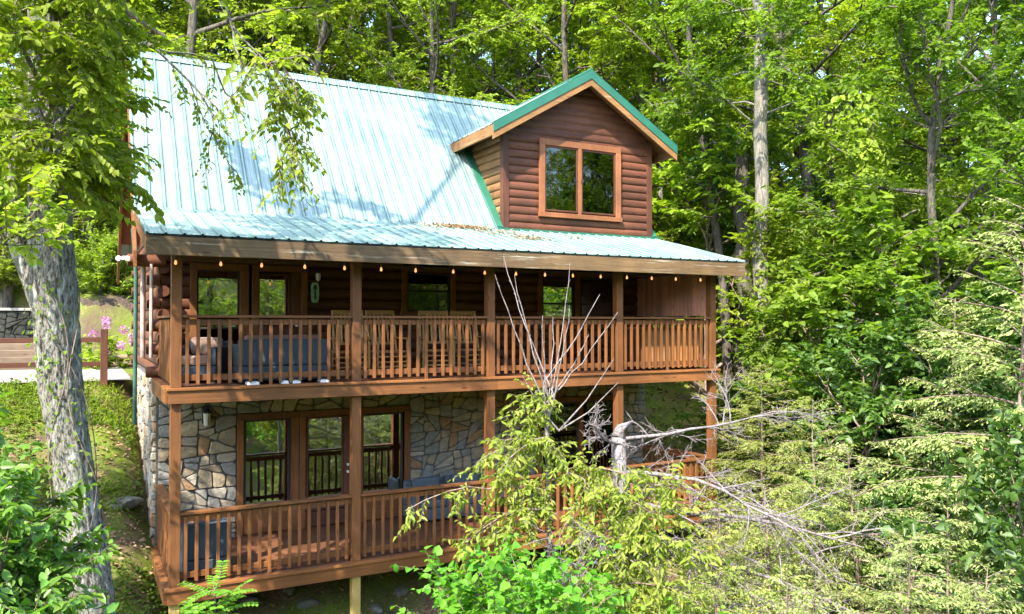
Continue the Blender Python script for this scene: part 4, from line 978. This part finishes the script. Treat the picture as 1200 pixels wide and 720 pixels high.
# ------------------------------------------------------------------ the big tree at the left
def big_tree():
    r = np.random.default_rng(21); base = np.array([-.93, -2.48, gz(-.93, -2.48) - .4])
    path = [(-.90, -2.48, -2.0), (-.93, -2.48, -.6), (-.99, -2.48, .8), (-1.13, -2.48, 2.0), (-1.27, -2.48, 3.0), (-1.37, -2.48, 4.2), (-1.40, -2.46, 5.2), (-1.45, -2.42, 6.6), (-1.55, -2.4, 8.2), (-1.7, -2.3, 10), (-1.8, -2.2, 12.2), (-1.75, -2.0, 15), (-1.65, -1.8, 18.5)]
    rad = [.30, .26, .215, .20, .20, .21, .175, .15, .14, .11, .08, .065, .03]
    path = [np.array(p) - base for p in path]; mb = MB(); lv = Leaves()
    # finely ringed trunk so the bark can be displaced into ridges
    n = 72; m_ = 190; vs = []; fs = []
    ph = r.uniform(0, 6.3, 9)
    for i in range(m_):
        tt = i / (m_ - 1); f = tt * (len(path) - 1); k = min(int(f), len(path) - 2); f -= k; f2 = f
        c = path[k] * (1 - f2) + path[k + 1] * f2; R = rad[k] * (1 - f2) + rad[k + 1] * f2
        for j in range(n):
            a = 2 * math.pi * j / n; z = c[2]
            rg = sum(math.sin(q * a + ph[e] + 1.3 * math.sin(z * w_ + ph[e])) for e, (q, w_) in enumerate(((13, 2.3), (17, 1.7), (22, 3.1), (29, 2.6))))
            lump = .04 * math.sin(2 * a + z * 1.1) + .03 * math.sin(3 * a - z * 2.1 + 1)
            rr = R * (1 + lump + .019 * rg + r.normal(0, .013)); vs.append((c[0] + rr * math.cos(a), c[1] + rr * math.sin(a), z))
    for i in range(m_ - 1):
        for j in range(n): fs.append((i * n + j, i * n + (j + 1) % n, (i + 1) * n + (j + 1) % n, (i + 1) * n + j))
    mb.add(vs, fs)
    second = grow(r, np.array([-1.42, -2.40, 3.7]) - base, (-.22, .1, 1), 5.5, 8, .04, .03); mb.tube(second, list(np.linspace(.10, .035, 9)), 16, False)
    twigs = MB()
    def limb(pts, r0, ns_=9, nt=9, ll=.105, lw=.062, npt=11, l2=.9):
        P_ = [np.array(p) - base for p in pts]; Q = []
        for k in range(len(P_) - 1):
            for q in range(3): Q.append(P_[k] * (1 - q / 3) + P_[k + 1] * q / 3 + r.normal(0, .035, 3))
        Q.append(P_[-1]); rad_tube(mb, Q, r0 * .6, .008, 6)
        for j in range(ns_):
            s = .2 + .8 * (j + r.random()) / ns_; q, ld = along(Q, min(s, .999)); dd = unit(rot(ld, (1 if j % 2 else -1) * r.uniform(.4, 1.2), (0, 0, 1)) + r.normal(0, .25, 3))
            sec = grow(r, q, dd, l2 * r.uniform(.5, 1.2) * (1.2 - .5 * s), 4, .16, -.07); rad_tube(twigs, sec, .010, .003, 4)
            for k in range(nt):
                q2, s2 = along(sec, min(.999, .1 + .9 * (k + r.random()) / nt)); a, b = spray(r, lv, q2, unit(rot(s2, (1 if k % 2 else -1) * r.uniform(.3, 1.0), (0, 0, 1)) + r.normal(0, .3, 3)), .32 * r.uniform(.6, 1.2), npt, ll, lw, .4); rad_tube(twigs, [a, b], .0035, .0015, 3)
    c = (-1.42, -2.45)
    # visible limbs round the fork
    for p in ([(c[0], c[1], 4.9), (-1.2, -2.2, 5.3), (-1.05, -2.0, 5.5)], [(c[0], c[1], 5.3), (-1.2, -2.8, 5.9), (-1.0, -2.9, 6.2)], [(c[0], c[1], 5.6), (-2.0, -2.9, 5.8), (-2.6, -3.2, 5.6)],
              [(c[0], c[1], 4.9), (-1.3, -3.1, 5.1), (-1.2, -3.4, 5.1)], [(c[0], c[1], 6.0), (-1.2, -1.6, 6.5), (-1.1, -1.0, 6.6)], [(c[0], c[1], 5.9), (-1.6, -3.3, 6.3), (-1.5, -4.0, 6.2)], [(c[0], c[1], 6.3), (-1.1, -3.3, 6.9), (-.85, -3.8, 7.0)]):
        limb(p, .06)
    for p in ([(c[0], c[1], 5.0), (-1.35, -3.2, 5.5), (-1.3, -3.9, 5.35)], [(c[0], c[1], 5.6), (-1.2, -3.2, 6.2), (-1.05, -3.8, 6.0)], [(c[0], c[1], 6.2), (-1.7, -3.3, 6.8), (-1.75, -4.2, 6.7)], [(c[0], c[1], 6.3), (-1.2, -3.4, 7.0), (-1.05, -4.3, 6.6)],
              [(c[0], c[1], 4.6), (-1.2, -2.9, 5.1), (-1.05, -3.0, 5.25)], [(c[0], c[1], 6.6), (-1.1, -2.7, 7.0), (-.9, -2.9, 6.8)], [(c[0], c[1], 5.4), (-1.1, -1.7, 5.9), (-.9, -1.4, 5.8)]): limb(p, .05, 10, 9, .085, .052, l2=.65)
    limb([(c[0], c[1], 6.0), (-.5, -2.0, 6.9), (.3, -1.6, 6.9), (.65, -1.5, 6.4)], .04, 5, 5, .075, .042, npt=6, l2=.6)
    limb([(-.5, -2.0, 6.9), (.1, -1.9, 6.4), (.45, -1.9, 5.6)], .03, 6, 5, .08, .045, npt=7, l2=.6)
    # the hanging bough in front of the roof
    limb([(c[0], c[1], 7.6), (-.9, -3.4, 8.0), (-.2, -4.0, 7.3), (.08, -4.05, 6.6), (.26, -4.1, 6.1)], .05, 4, 4, npt=6, l2=.4)
    limb([(.14, -4.08, 6.45), (.40, -4.15, 6.1), (.60, -4.2, 5.7), (.62, -4.2, 5.3)], .018, 14, 6, .085, .045, 7, .5)
    limb([(.22, -4.08, 6.3), (.55, -4.2, 6.15), (.85, -4.25, 5.85)], .014, 9, 5, .085, .045, 7, .4)
    # unseen upper crown, high limbs added to shade the roof and the left porches
    az = 0
    for i in range(11):
        z = 7.6 + 5 * i / 11; az += 2.4; L = r.uniform(1.2, 2.2) * (1.2 - .5 * i / 11); cx, cy_ = -1.5, -2.4
        limb([(cx, cy_, z), (cx + L * .5 * math.cos(az) - .2, cy_ + L * .5 * math.sin(az), z + .35), (cx + L * math.cos(az) - .3, cy_ + L * math.sin(az), z + .4)], .05, 8, 7, .13, .075, 10, 1.0)
    for tgt in ((-2.9, .3, 12.6), (-2.4, .9, 12.0), (-3.3, -.2, 13.2)): limb([(-1.75, -2.2, 10.6), (-2.3, -1.0, 11.8), tgt], .05, 8, 7, .13, .075, 10, .8)
    for tgt in ((-.2, .3, 18.0), (-.8, .2, 18.5), (.2, -.3, 17.6), (-.5, -.6, 18.3), (-.6, -.3, 17.3)): limb([(-1.7, -1.9, 16.4), ((-1.7 + tgt[0]) / 2, (-1.9 + tgt[1]) / 2, tgt[2] - .3), tgt], .05, 8, 7, .13, .075, 10, .8)
    t = empty('big_tree', base, 0, 'big old tree with rough grey bark in front of the left end of the cabin', 'tree')
    me = bpy.data.meshes.new('trunk'); me.from_pydata(mb.v, [], mb.f); tr = link('trunk', me, M['bark'], t, True)
    me = bpy.data.meshes.new('twigs'); me.from_pydata(twigs.v, [], twigs.f); link('twigs', me, M['bark_stem'], t, True)
    link('crown', lv.mesh('crown'), M['leaf_bright'], t)
big_tree()
creeper([((-.97, -2.48, .0), .24), ((-1.15, -2.48, 2.2), .21), ((-1.36, -2.48, 4.1), .22)], 9, 330, .05, .04, 'leaf_mid', 'small leaved ivy climbing the trunk of the big tree at left', name='ivy', cat='ivy')
register('dogwood', shrub(81, .95, 1.4, 26, .15, .075, 15, 9, .6, .014, .32, .0), 'bark_stem', 'leaf_dogwood', ('stem', 'leaves'))
for x, y, d, s, lb in ((-22, 595, 5.0, .52, 'big leaved dogwood spray in the lower left corner, upper one before the trunk'), (-18, 700, 4.9, .55, 'big leaved dogwood at the very bottom left corner'), (25, 755, 5.4, .42, 'low dogwood clump at the foot of the grey trunk, bottom left'), (-60, 545, 5.6, .6, 'dogwood shrub cut by the left edge of the view')):
    p = at(x, y, d); t = place('dogwood', 'dogwood_shrub', (p[0], p[1], p[2] - .45), s, x, lb, 'shrub', 'dogwood sprays at the lower left')
    mb = MB(); z0 = gz(p[0], p[1]); mb.tube([(0, 0, (z0 - p[2]) / s), (.1, .05, (z0 - p[2]) / s * .5), (0, 0, .5)], [.05, .04, .025], 8, False); mb.build('main_stem', M['bark_stem'], t, 0, True)
register('maple', shrub(83, .9, .9, 12, .12, .10, 9, 8, .4, .012, .3, .0), 'bark_stem', 'leaf_yellow', ('stem', 'leaves'))
p = at(25, 235, 6.2); t = place('maple', 'maple_branch', (p[0] - .1, p[1], p[2] - .2), .5, 1, 'yellow green maple spray reaching in from the left edge by the big trunk', 'branch')
mb = MB(); mb.tube([(-3.2, -.6, -.2), (-1.5, -.2, .2), (0, 0, 0)], [.07, .05, .02], 7, False); mb.build('bough', M['bark_stem'], t, 0, True)
for x, y, s, lb in ((-7.2, -3.0, .7, 'unseen tree beyond the left edge, farther from the cabin, shading the bank'), (-5.0, -1.3, .72, 'unseen tree added beyond the left edge, nearer the cabin, to shade the left porch ends')):
    place('far1', 'unseen_shade_tree', (x, y, gz(x, y)), s, x, lb, 'tree', leaf_m='leaf_mid')  # trees out of view; the nearer one is added to shade the porch ends

# ------------------------------------------------------------------ yard plants
register('mound', shrub(85, 1.15, 1.45, 64, .07, .045, 24, 12, .2, .014, .26, .1), 'bark_pale', 'leaf_bright', ('stem', 'leaves'))
p = at(116, 345, 26.2); place('mound', 'round_bush', (p[0], p[1], gz(p[0], p[1])), 1.3, 0, 'round clipped bush with bare stems on the mulch bank behind the fence', 'bush', leaf_m='leaf_bright')
p = at(2, 322, 28.0); place('mound', 'round_bush', (p[0], p[1], gz(p[0], p[1]) + .2), 1.2, 2, 'round bush at the left edge above the retaining wall', 'bush', leaf_m='leaf_bright')
register('hydrangea', shrub(86, .8, .8, 16, .13, .09, 6, 8, .3, .012, .22, .2), 'bark_stem', 'leaf_kudzu', ('stem', 'leaves'))
t = place('hydrangea', 'hydrangea', (-.55, 11.5, 2.46), 1.1, .4, 'hydrangea with pink and purple flower heads beside the path', 'flowering shrub', leaf_m='leaf_bright')
r_ = np.random.default_rng(2)
for k, (x, y, z) in enumerate(((-.1, -.3, 1.05), (.28, -.35, .92), (-.42, -.35, .82), (.45, -.5, .62), (.1, -.6, .55), (-.25, -.55, .42), (-.05, -.15, 1.15), (.55, -.2, .75))):
    lv = Leaves(); n = 70; D = unit(r_.normal(0, 1, (n, 3))); lv.add(np.array([x, y, z]) + D * .09, D * .3 + r_.normal(0, .6, (n, 3)), D, np.full(n, .045), np.full(n, .045)); link('flower_head', lv.mesh('flower_head', quads=1), M['petal'], t)
p = at(116, 345, 26.2); mb = MB(); n_ = 28; mv = [(p[0], p[1] - .2, gz(p[0], p[1] - .2) + .03)]
for ring_ in (.55, 1.0):
    for k in range(n_):
        a_ = 2 * math.pi * k / n_; rr = ring_ * (1.5 + .12 * math.sin(3 * a_) + .07 * math.sin(7 * a_)); x_, y_ = p[0] + rr * 1.2 * math.cos(a_), p[1] - .2 + rr * .75 * math.sin(a_); mv.append((x_, y_, gz(x_, y_) + (.03 if ring_ < 1 else -.01)))
mb.add(mv, [(0, 1 + k, 1 + (k + 1) % n_) for k in range(n_)] + [(1 + k, 1 + n_ + k, 1 + n_ + (k + 1) % n_, 1 + (k + 1) % n_) for k in range(n_)])
tag(mb.build('mulch_bed', M['mulch'], None, 0, True), kind='structure')
def scatter(name, kind_label, xr, yr, n, ll, lw, m, seed, up=.35, lift=(0, .1), cond=None, shape_q=2):
    r = np.random.default_rng(seed); x = r.uniform(*xr, n); y = r.uniform(*yr, n)
    keep = ~((x > -.15) & (x < 10.1) & (y > 2.2) & (y < 8.1)) & ~((y > 6.75) & (y < 12) & (x < .1))
    if cond is not None: keep &= cond(x, y)
    x, y = x[keep], y[keep]; n = len(x); lv = Leaves(); P = np.stack([x, y, hgt(x, y) + r.uniform(*lift, n)], 1)
    A = r.normal(0, 1, (n, 3)) * np.array([1, 1, up]); N = np.array([0, 0, 1.0]) + r.normal(0, up, (n, 3)); z = r.uniform(.5, 1.3, n); lv.add(P, A, N, ll * z, lw * z)
    o = link(name, lv.mesh(name, quads=shape_q), M[m]); return tag(o, kind_label, None, None, 'stuff')
pat = lambda x, y: np.sin(x * 2.3 + 1.1 * np.sin(y * 1.9)) + np.sin(y * 2.7 + x) > -.35
scatter('ground_cover', 'low green weeds and moss on the bank left of the cabin', (-4.5, .1), (-5, 6.7), 26000, .075, .05, 'leaf_mid', 4, .5, (0, .13), lambda x, y: pat(x, y))
scatter('leaf_litter', 'brown leaf litter on the bank and the slopes', (-4.5, 0), (-5, 7), 7000, .07, .05, 'litter', 5, .25, (0, .03))
scatter('leaf_litter', 'brown leaf litter on the slope right of the cabin', (9, 26), (-4, 20), 16000, .12, .08, 'litter', 6, .25, (0, .04))
scatter('leaf_litter', 'dry leaves and crumbs on the earth under the lower deck', (0, 10), (-3, 2.3), 3500, .07, .05, 'litter', 7, .25, (0, .02))
scatter('ground_cover', 'green weeds on the slope right of the cabin', (9, 26), (-6, 20), 12000, .13, .08, 'leaf_mid', 8, .6, (0, .3), lambda x, y: pat(x * .7, y * .7))
scatter('grass', 'rough grass edging the pale path', (-5, .2), (5.2, 6.74), 9000, .12, .02, 'leaf_bright', 9, 2.5, (-.02, .03))
def rock(name, loc, s, seed, label, grp=None):
    r = np.random.default_rng(seed); mb = MB(); n, m_ = 18, 11; vs = []; ph = r.uniform(0, 6.3, 6)
    for i in range(m_):
        el = -math.pi / 2 + math.pi * i / (m_ - 1)
        for j in range(n):
            a = 2 * math.pi * j / n; k = 1 + .22 * math.sin(2 * a + ph[0] + el * 2) + .13 * math.sin(4 * a + ph[1] - 3 * el) + r.normal(0, .035)
            q = np.sign(math.cos(a)) * abs(math.cos(a)) ** .8; w_ = np.sign(math.sin(a)) * abs(math.sin(a)) ** .8
            vs.append((s[0] * k * math.cos(el) * q, s[1] * k * math.cos(el) * w_, s[2] * math.copysign(abs(math.sin(el)) ** .75, el) * (1 + .1 * math.sin(3 * a + ph[2]))))
    fs = [(i * n + j, i * n + (j + 1) % n, (i + 1) * n + (j + 1) % n, (i + 1) * n + j) for i in range(m_ - 1) for j in range(n)]
    mb.add(vs, fs); o = mb.build(name, M['rock'], None, 0, True); o.location = loc; o.rotation_euler.z = seed; return tag(o, label, 'rock', grp)
rock('rock', (-.42, 3.0, gz(-.42, 3.0) + .03), (.26, .2, .10), 1, 'flat grey rock jutting from the mossy bank')
for i in range(8):
    x = [.9, 1.7, 2.2, 2.6, 3.2, 1.3, 3.8, 2.0][i]; y = [.9, .4, 1.1, .2, .7, 1.4, 1.1, 1.6][i]
    rock('stone', (x, y, gz(x, y)), (.12 + .02 * (i % 3), .10, .08), 20 + i, 'small loose stone on the bare earth under the lower deck', 'loose stones under the deck')

# ------------------------------------------------------------------ growth in front of the lower deck
# dead tree: grey stump with bleached bare branches reaching right
def dead_tree():
    r = np.random.default_rng(14); b0 = np.array([4.18, -4.68, gz(4.18, -4.68) - .3]); top = np.array([4.19, -4.69, 2.40]); mb = MB()
    pts = [(top - b0) * k / 12 + r.normal(0, .012, 3) for k in range(13)]; mb.tube(pts, [.15 - .006 * k + .015 * (k % 3 == 1) for k in range(13)], 12)
    mb.tube([pts[-1], pts[-1] + np.array([.03, 0, .10]), pts[-1] + np.array([.16, -.05, .17])], [.09, .05, .008], 7)
    t = empty('dead_tree', b0, 0, 'dead grey stump with bleached bare branches spreading to the right in front of the deck', 'dead tree')
    me = bpy.data.meshes.new('trunk'); me.from_pydata(mb.v, [], mb.f); link('trunk', me, M['bark_dead'], t, True)
    def bough(p, d, L, r0, dep, mb, lift):
        ln = grow(r, p, d, L, 7, .09, lift); rad_tube(mb, ln, r0 * .78, max(.002, r0 * .2), 6 if dep == 0 else 4)
        if dep < 3:
            for j in range((14, 7, 4)[dep]):
                s = .15 + .85 * (j + r.random()) / (14, 7, 4)[dep]; q, ld = along(ln, min(.999, s)); a = unit(ld + r.normal(0, .75, 3) * np.array([1, 1, .75]) + np.array([.1, 0, -.12])); bough(q, a, L * r.uniform(.22, .45), max(.0028, r0 * .38), dep + 1, mb, -.01)
    right = np.array([.86, -.15, 0]); 
    for k, (z, d, L, r0) in enumerate(((2.36, (1, -.25, -.03), 2.0, .030), (2.0, (1, -.5, -.12), 2.0, .036), (1.72, (1, -.35, -.2), 3.0, .045), (1.35, (1, -.6, -.3), 3.2, .042), (1.5, (.9, .3, -.3), 2.3, .034), (2.3, (-.8, -.3, .15), .7, .028),
                                       (.95, (1, -.5, -.35), 2.4, .036), (1.9, (.7, .5, -.05), 1.8, .03), (1.05, (-.9, -.5, .0), 1.6, .026), (.6, (.8, -.7, -.2), 1.9, .03), (1.6, (-.8, -.6, -.1), 1.2, .022))):
        mb = MB(); bough(np.array([4.19, -4.69, z]) - b0, np.array(d, float), L, r0, 0, mb, -.02); me = bpy.data.meshes.new('branch'); me.from_pydata(mb.v, [], mb.f); link('branch', me, M['bark_dead'], t, True)
dead_tree()
# sapling: bare upright shoots above, drooping yellow green leaves below
def sapling():
    r = np.random.default_rng(15); b0 = np.array([3.45, -4.35, gz(3.45, -4.35) - .2]); t = empty('sapling', b0, 0, 'yellow green sapling with a fan of bare upright twigs before the middle deck', 'sapling')
    mb = MB(); fork = at(641, 492, 8.7); st = [np.zeros(3), (fork - b0) * .5 + np.array([.08, 0, 0]), fork - b0]; mb.tube(st, [.05, .04, .026], 7, False)
    for x, y, dx in ((580, 322, -.2), (590, 300, .15), (603, 322, -.1), (668, 308, .1), (648, 372, .25), (667, 358, -.2), (703, 345, .15), (724, 366, -.1), (636, 370, -.3), (690, 392, .3)):
        e = at(x, y, 8.7 + dx) - b0; s = at(641 + r.uniform(-6, 8), 470 + r.uniform(-35, 25), 8.7) - b0; mid = s * .5 + e * .5 + (np.array([(-.05 if x < 640 else .05), 0, -.05]))
        q = [s * (1 - u) ** 2 + 2 * mid * u * (1 - u) + e * u * u + (r.normal(0, .008, 3) if 0 < u < 1 else 0) for u in np.linspace(0, 1, 9)]; mb.tube(q, list(np.linspace(.010, .0035, 9)), 5, False)
        mb.tube([st[-1], q[0]], .013, 5, False)
        for k in range(9): c, d = along(q, .2 + .78 * r.random()); mb.tube([c, c + unit(d + r.normal(0, .5, 3)) * .035], [.004, .002], 4, False)
    for x, y in ((725, 448), (720, 420), (612, 440)):
        e = at(x, y, 8.6) - b0; s = at(655, 505, 8.7) - b0; mb.tube([s, s * .5 + e * .5 + np.array([0, 0, -.06]), e], [.011, .008, .003], 5, False)
    me = bpy.data.meshes.new('twigs'); me.from_pydata(mb.v, [], mb.f); link('twigs', me, M['bark_dead'], t, True)
    lv = Leaves(); mb = MB()
    # leafy boughs: start and end as survey pixels, all within half a metre of the stem's own distance
    for (x0, y0, x1, y1, d0, d1) in ((640, 520, 560, 545, 8.7, 8.5), (645, 505, 610, 490, 8.7, 8.6), (640, 575, 475, 600, 8.6, 8.3), (700, 600, 740, 620, 8.4, 8.1), (650, 590, 600, 600, 8.5, 8.3), (640, 480, 625, 465, 8.7, 8.6), (740, 600, 790, 570, 8.2, 8.0), (650, 560, 760, 570, 8.6, 8.3), (660, 600, 800, 610, 8.5, 8.1),
                                     (650, 610, 570, 640, 8.5, 8.1), (660, 640, 740, 660, 8.4, 8.0), (660, 660, 820, 690, 8.4, 7.8), (650, 570, 690, 560, 8.6, 8.4), (660, 620, 700, 640, 8.4, 8.1), (670, 690, 760, 715, 8.3, 7.8), (640, 600, 610, 570, 8.5, 8.3), (680, 650, 640, 690, 8.3, 8.0), (660, 540, 620, 520, 8.6, 8.4), (720, 640, 790, 640, 8.2, 7.9), (700, 690, 690, 720, 8.1, 7.8), (690, 600, 760, 600, 8.3, 7.9), (690, 640, 830, 650, 8.2, 7.7), (700, 660, 780, 690, 8.1, 7.7), (690, 690, 840, 715, 8.0, 7.5), (650, 530, 590, 545, 8.6, 8.3), (650, 600, 540, 640, 8.4, 8.0), (660, 560, 700, 590, 8.5, 8.2), (700, 700, 740, 730, 8.0, 7.6)):
        a = at(x0, y0, d0) - b0; e = at(x1, y1, d1) - b0; up = np.array([0, 0, .14]); q = [a * (1 - u) + e * u + up * 4 * u * (1 - u) + r.normal(0, .015, 3) for u in np.linspace(0, 1, 8)]; rad_tube(mb, q, .012, .004, 5)
        L = np.linalg.norm(e - a); 
        for k in range(int(12 + 20 * L) if x1 > 500 else 16):
            c, d = along(q, .12 + .87 * r.random()); d3 = unit(d * .5 + r.normal(0, .8, 3) + np.array([0, 0, -.08])); s_, e_ = spray(r, lv, c + r.normal(0, .04, 3), d3, r.uniform(.14, .42), 10, .082, .036, .45, .8); rad_tube(mb, [s_, e_], .003, .0015, 3)
    me = bpy.data.meshes.new('boughs'); me.from_pydata(mb.v, [], mb.f); link('boughs', me, M['bark_stem'], t, True); link('leaves', lv.mesh('leaves', curl=.25), M['leaf_yellow'], t)
sapling()
register('kudzu', shrub(88, 1.4, 1.4, 20, .125, .11, 9, 6, .45, .010, .40, .1), 'bark_stem', 'leaf_kudzu', ('stem', 'leaves'), shape=(.22, .5, .6, .42))
for x, y, d, s, lb in ((570, 705, 7.2, .66, 'bright broad leaved vine at the bottom edge, the leftmost clump'), (640, 705, 7.0, .6, 'bright broad leaved vine clump between the stump and the left clump'), (600, 750, 6.6, .7, 'bright broad leaved vine clump lowest at the bottom edge'), (710, 770, 6.8, .55, 'broad leaved vine clump right below the dead stump'), (830, 765, 7.2, .5, 'broad leaved vine clump under the dead branches')):
    p = at(x, y, d); t = place('kudzu', 'broad_leaf_vine', (p[0], p[1], p[2] - .35), s, x, lb, 'vine', 'broad leaved vines at the bottom')
    mb = MB(); z0 = gz(p[0], p[1]); dz_ = (z0 - p[2] + .35) / s; mb.tube([(.1, 0, dz_ - .2), (-.1, .1, dz_ * .5), (0, 0, .0)], [.03, .025, .02], 7, False); mb.build('main_stem', M['bark_stem'], t, 0, True)
# locust sprout with paired leaflets
def sprout():
    r = np.random.default_rng(16); p0 = at(250, 700, 8.3); z0 = gz(p0[0], p0[1]); b0 = np.array([p0[0], p0[1], z0]); t = empty('locust_sprout', b0, 0, 'fresh green locust sprout with paired leaflets in front of the left deck corner', 'sapling'); mb = MB(); lv = Leaves()
    tip = at(252, 690, 8.3) - b0; st = [np.array([0, .05, -.1]), tip * .5 + np.array([.03, 0, 0]), tip]; mb.tube(st, [.02, .016, .008], 6, False)
    for k in range(26):
        c, d = along(st, .86 + .139 * (k + .5) / 26); az = 2.4 * k; el = r.uniform(.0, .9); dd = np.array([math.cos(az) * math.cos(el), math.sin(az) * math.cos(el), math.sin(el)]); L = r.uniform(.28, .46); fr2 = grow(r, c, dd, L, 6, .05, -.09); mb.tube(fr2, .003, 4, False)
        n = 9; 
        for j in range(n):
            q, fd = along(fr2, .15 + .85 * (j + .5) / n); sd2 = unit(np.cross(fd, [0, 0, 1.0]))
            lv.add(np.stack([q, q]), np.stack([sd2 + fd * .35, -sd2 + fd * .35]), np.stack([[0, 0, 1.0]] * 2) + r.normal(0, .2, (2, 3)), np.full(2, .07), np.full(2, .04))
    me = bpy.data.meshes.new('stem'); me.from_pydata(mb.v, [], mb.f); link('stem', me, M['bark_stem'], t, True); link('leaves', lv.mesh('leaves', shape=(.25, .45, .75, .42), curl=.05), M['leaf_kudzu'], t)
sprout()
# fallen brown leaves caught on the porch roof below the dormer
r_ = np.random.default_rng(33); lv = Leaves()
for cx_, cy2, n, sx_, sy in ((5.35, 2.15, 420, .33, .10), (5.9, 1.55, 130, .35, .3), (6.3, 1.0, 120, .22, .12), (7.6, 1.5, 25, .15, .06), (5.0, 1.9, 90, .5, .3)):
    x = r_.normal(cx_, sx_, n); y = np.minimum(r_.normal(cy2, sy, n), 2.3); z = EZ + (y - EY) * (BRK - EZ) / (W - EY) + .035 + r_.uniform(0, .02, n)
    lv.add(np.stack([x, y, z], 1), r_.normal(0, 1, (n, 3)) * np.array([1, 1, .2]), np.array([0, -.2, 1.0]) + r_.normal(0, .25, (n, 3)), np.full(n, .06), np.full(n, .035))
tag(link('fallen_leaves', lv.mesh('fallen_leaves'), M['litter']), 'dry brown leaves caught on the porch roof left of the dormer', None, None, 'stuff')
